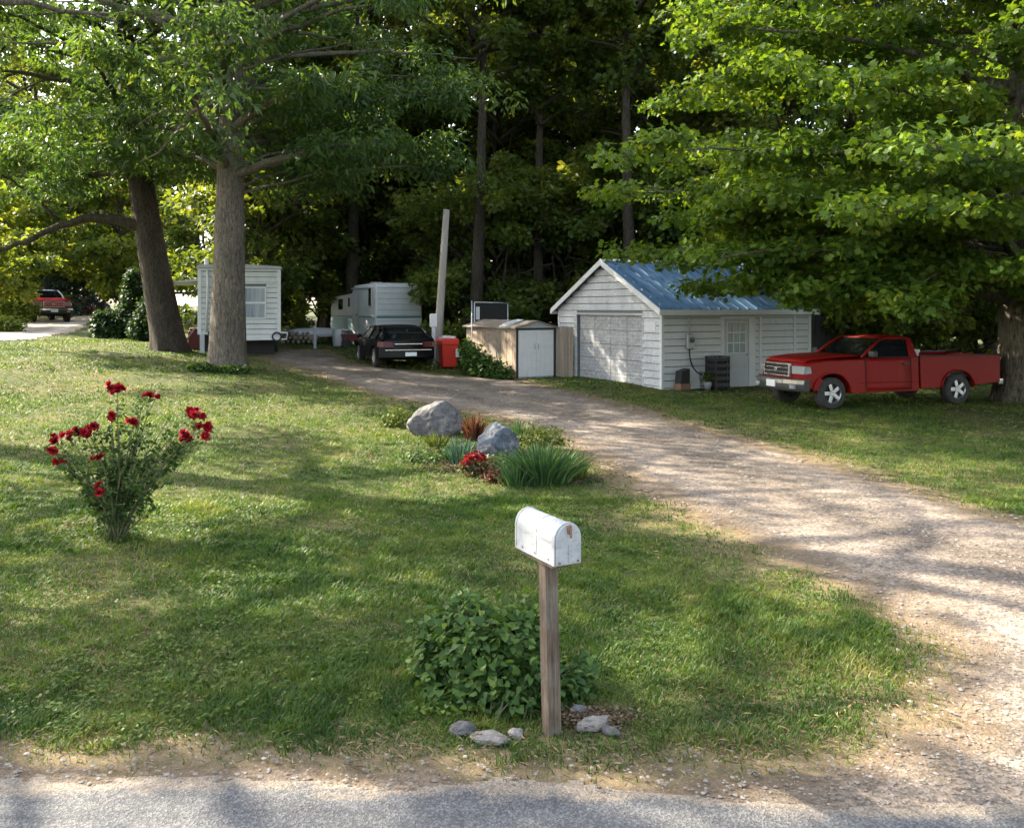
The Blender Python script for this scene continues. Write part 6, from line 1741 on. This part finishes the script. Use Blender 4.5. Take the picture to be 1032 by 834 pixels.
for j, (dx, dz) in enumerate(((-.16, .27), (-.10, .30), (-.05, .26), (-.12, .22), (.0, .33), (-.2, .2), (.06, .27))):
    n = 26; rg = np.random.default_rng(200 + j); d = unit(rg.normal(size=(n, 3)))
    link_mesh('bloom', leaf_mesh('bloom', np.array([dx, -.12, dz]) + d * .018, d, unit(rg.normal(size=(n, 3))), .05, .035, T_DIAMOND), m_rose, fl)
p = hit(446, 470); leafy_bush('garden_plant', 'low green weedy plant left of the red flowers', 'plant', (p.x, p.y + .4, p.z), [(-.35, 0, .08, .4, .25, .12), (.1, .1, .1, .25, .2, .14)], 900, .05, T_DIAMOND, m_vine, 87, stems=6)
p = hit(440, 452); blade_clump('grass_tuft', 'short yellow green tuft just below the rounded boulder', 'plant', (p.x, p.y + .2, p.z), .3, .22, .34, 130, .016, m_yg, 181)
p = hit(522, 447); blade_clump('iris_clump', 'upright green blades directly behind the pointed rock', 'plant', (p.x, p.y + .3, p.z), .24, .2, .5, 110, .02, m_iris, 182)
p = hit(505, 476); leafy_bush('garden_plant', 'dull green weeds filling in front of the pointed rock', 'plant', (p.x, p.y + .2, p.z), [(-.1, 0, .1, .28, .16, .13), (.2, .05, .12, .2, .16, .14)], 700, .05, T_DIAMOND, m_vine, 183, stems=5)
p = hit(520, 494); blade_clump('iris_clump', 'loose green blades spilling left from the large spiky clump', 'plant', (p.x, p.y + .3, p.z), .34, .26, .42, 150, .02, m_iris, 184)
p = hit(400, 432); leafy_bush('garden_plant', 'light green leafy weed left of the rounded boulder', 'plant', (p.x, p.y + .3, p.z), [(0, 0, .22, .2, .2, .22), (-.2, .1, .12, .2, .2, .14)], 500, .06, T_DIAMOND, m_yg, 88, stems=6)
p = hit(500, 486); leafy_bush('garden_plant', 'brown and green low plant between the red flowers and the spiky clump', 'plant', (p.x, p.y + .1, p.z), [(0, 0, .07, .22, .14, .1)], 360, .045, T_DIAMOND, m_redleaf, 89, stems=4)

# ------------------------------------------------------------------ shrubs and weeds further back
def shrub(name, label, px, py, dy, lobes, n, L, m, seed, tmpl=T_DIAMOND):
    p = hit(px, py); return leafy_bush(name, label, 'shrub', (p.x, p.y + dy, p.z), lobes, n, L, tmpl, m, seed, stems=6)
shrub('shrub', 'dark weedy shrub growing against the tan shed wall', 497, 375, -2.9, [(-.55, .9, .45, .5, .4, .5), (-.1, .3, .3, .5, .35, .4), (.35, .0, .18, .35, .25, .25), (-.8, 1.2, .8, .3, .3, .35)], 3600, .13, m_vine, 91)
shrub('shrub', 'light green weedy shrub between the red bin and the black car', 424, 372, .6, [(0, 0, .2, .45, .3, .25), (-.3, 0, .15, .3, .3, .2)], 900, .12, m_yg, 92)
shrub('shrub', 'small shrub right of the red bin beside the metal stake', 468, 373, .9, [(0, 0, .4, .3, .3, .5), (.1, 0, .9, .2, .2, .25)], 1100, .13, m_vine, 93)
m_everg = leaf_mat('evergreen_leaves', [(0, (.012, .035, .012)), (.5, (.025, .06, .018)), (1, (.06, .10, .03))], .3, (1.5, 1.4, .5), .5, 1.2, .3)
p = hit(133, 341); s33 = p.y / F
shrub('evergreen_shrub', 'tall dark evergreen shrub left of the leaning tree', 122, 341, 1.0, [(0, 0, .7, .75, .7, .8), (.1, 0, 1.7, .5, .5, .9), (.12, 0, 2.6, .3, .3, .6), (-.5, 0, .5, .7, .6, .5)], 9000, .16, m_everg, 94)
shrub('evergreen_shrub', 'broad dark evergreen shrub touching the leaning trunk', 145, 344, .8, [(0, 0, .8, .7, .6, .9), (.3, 0, 1.5, .5, .5, .7), (-.3, 0, .5, .6, .5, .5)], 7000, .16, m_everg, 95)
shrub('evergreen_shrub', 'low dark shrub at the left foot of the evergreens', 100, 341, .8, [(0, 0, .5, .7, .6, .6), (-.2, 0, .9, .4, .4, .3)], 4000, .16, m_everg, 96)
shrub('shrub', 'round green shrub at the near side of the far road', 4, 335, .6, [(0, 0, .35, .6, .5, .4), (-.6, 0, .4, .6, .5, .45)], 3000, .12, m_bright, 97)
shrub('shrub', 'leafy light shrub beside the far pickup', 6, 326, 1.6, [(0, 0, .9, .9, .7, .9), (-.9, 0, 1.2, .9, .7, 1.1)], 4000, .2, m_bright, 98)
shrub('shrub', 'rusty pink flowering shrub behind the far pickup', 66, 318, 2.5, [(0, 0, .8, .9, .7, .9), (.7, 0, .5, .6, .6, .5)], 1800, .22, leaf_mat('rusty_leaves', [(0, (.12, .07, .05)), (1, (.30, .17, .13))], .3, (1, 1, 1)), 99)
shrub('shrub', 'leafy suckers at the foot of the big straight trunk', 226, 375, -.1, [(-.5, 0, .1, .5, .2, .14), (.3, 0, .1, .5, .2, .13), (-.9, .1, .12, .3, .2, .16)], 1600, .10, m_vine, 100)
shrub('shrub', 'pale leaved sapling right of the mobile home corner', 288, 345, 2.5, [(0, 0, 1.6, .4, .4, 1.0), (.1, 0, .5, .5, .4, .5)], 900, .18, m_bright, 101)
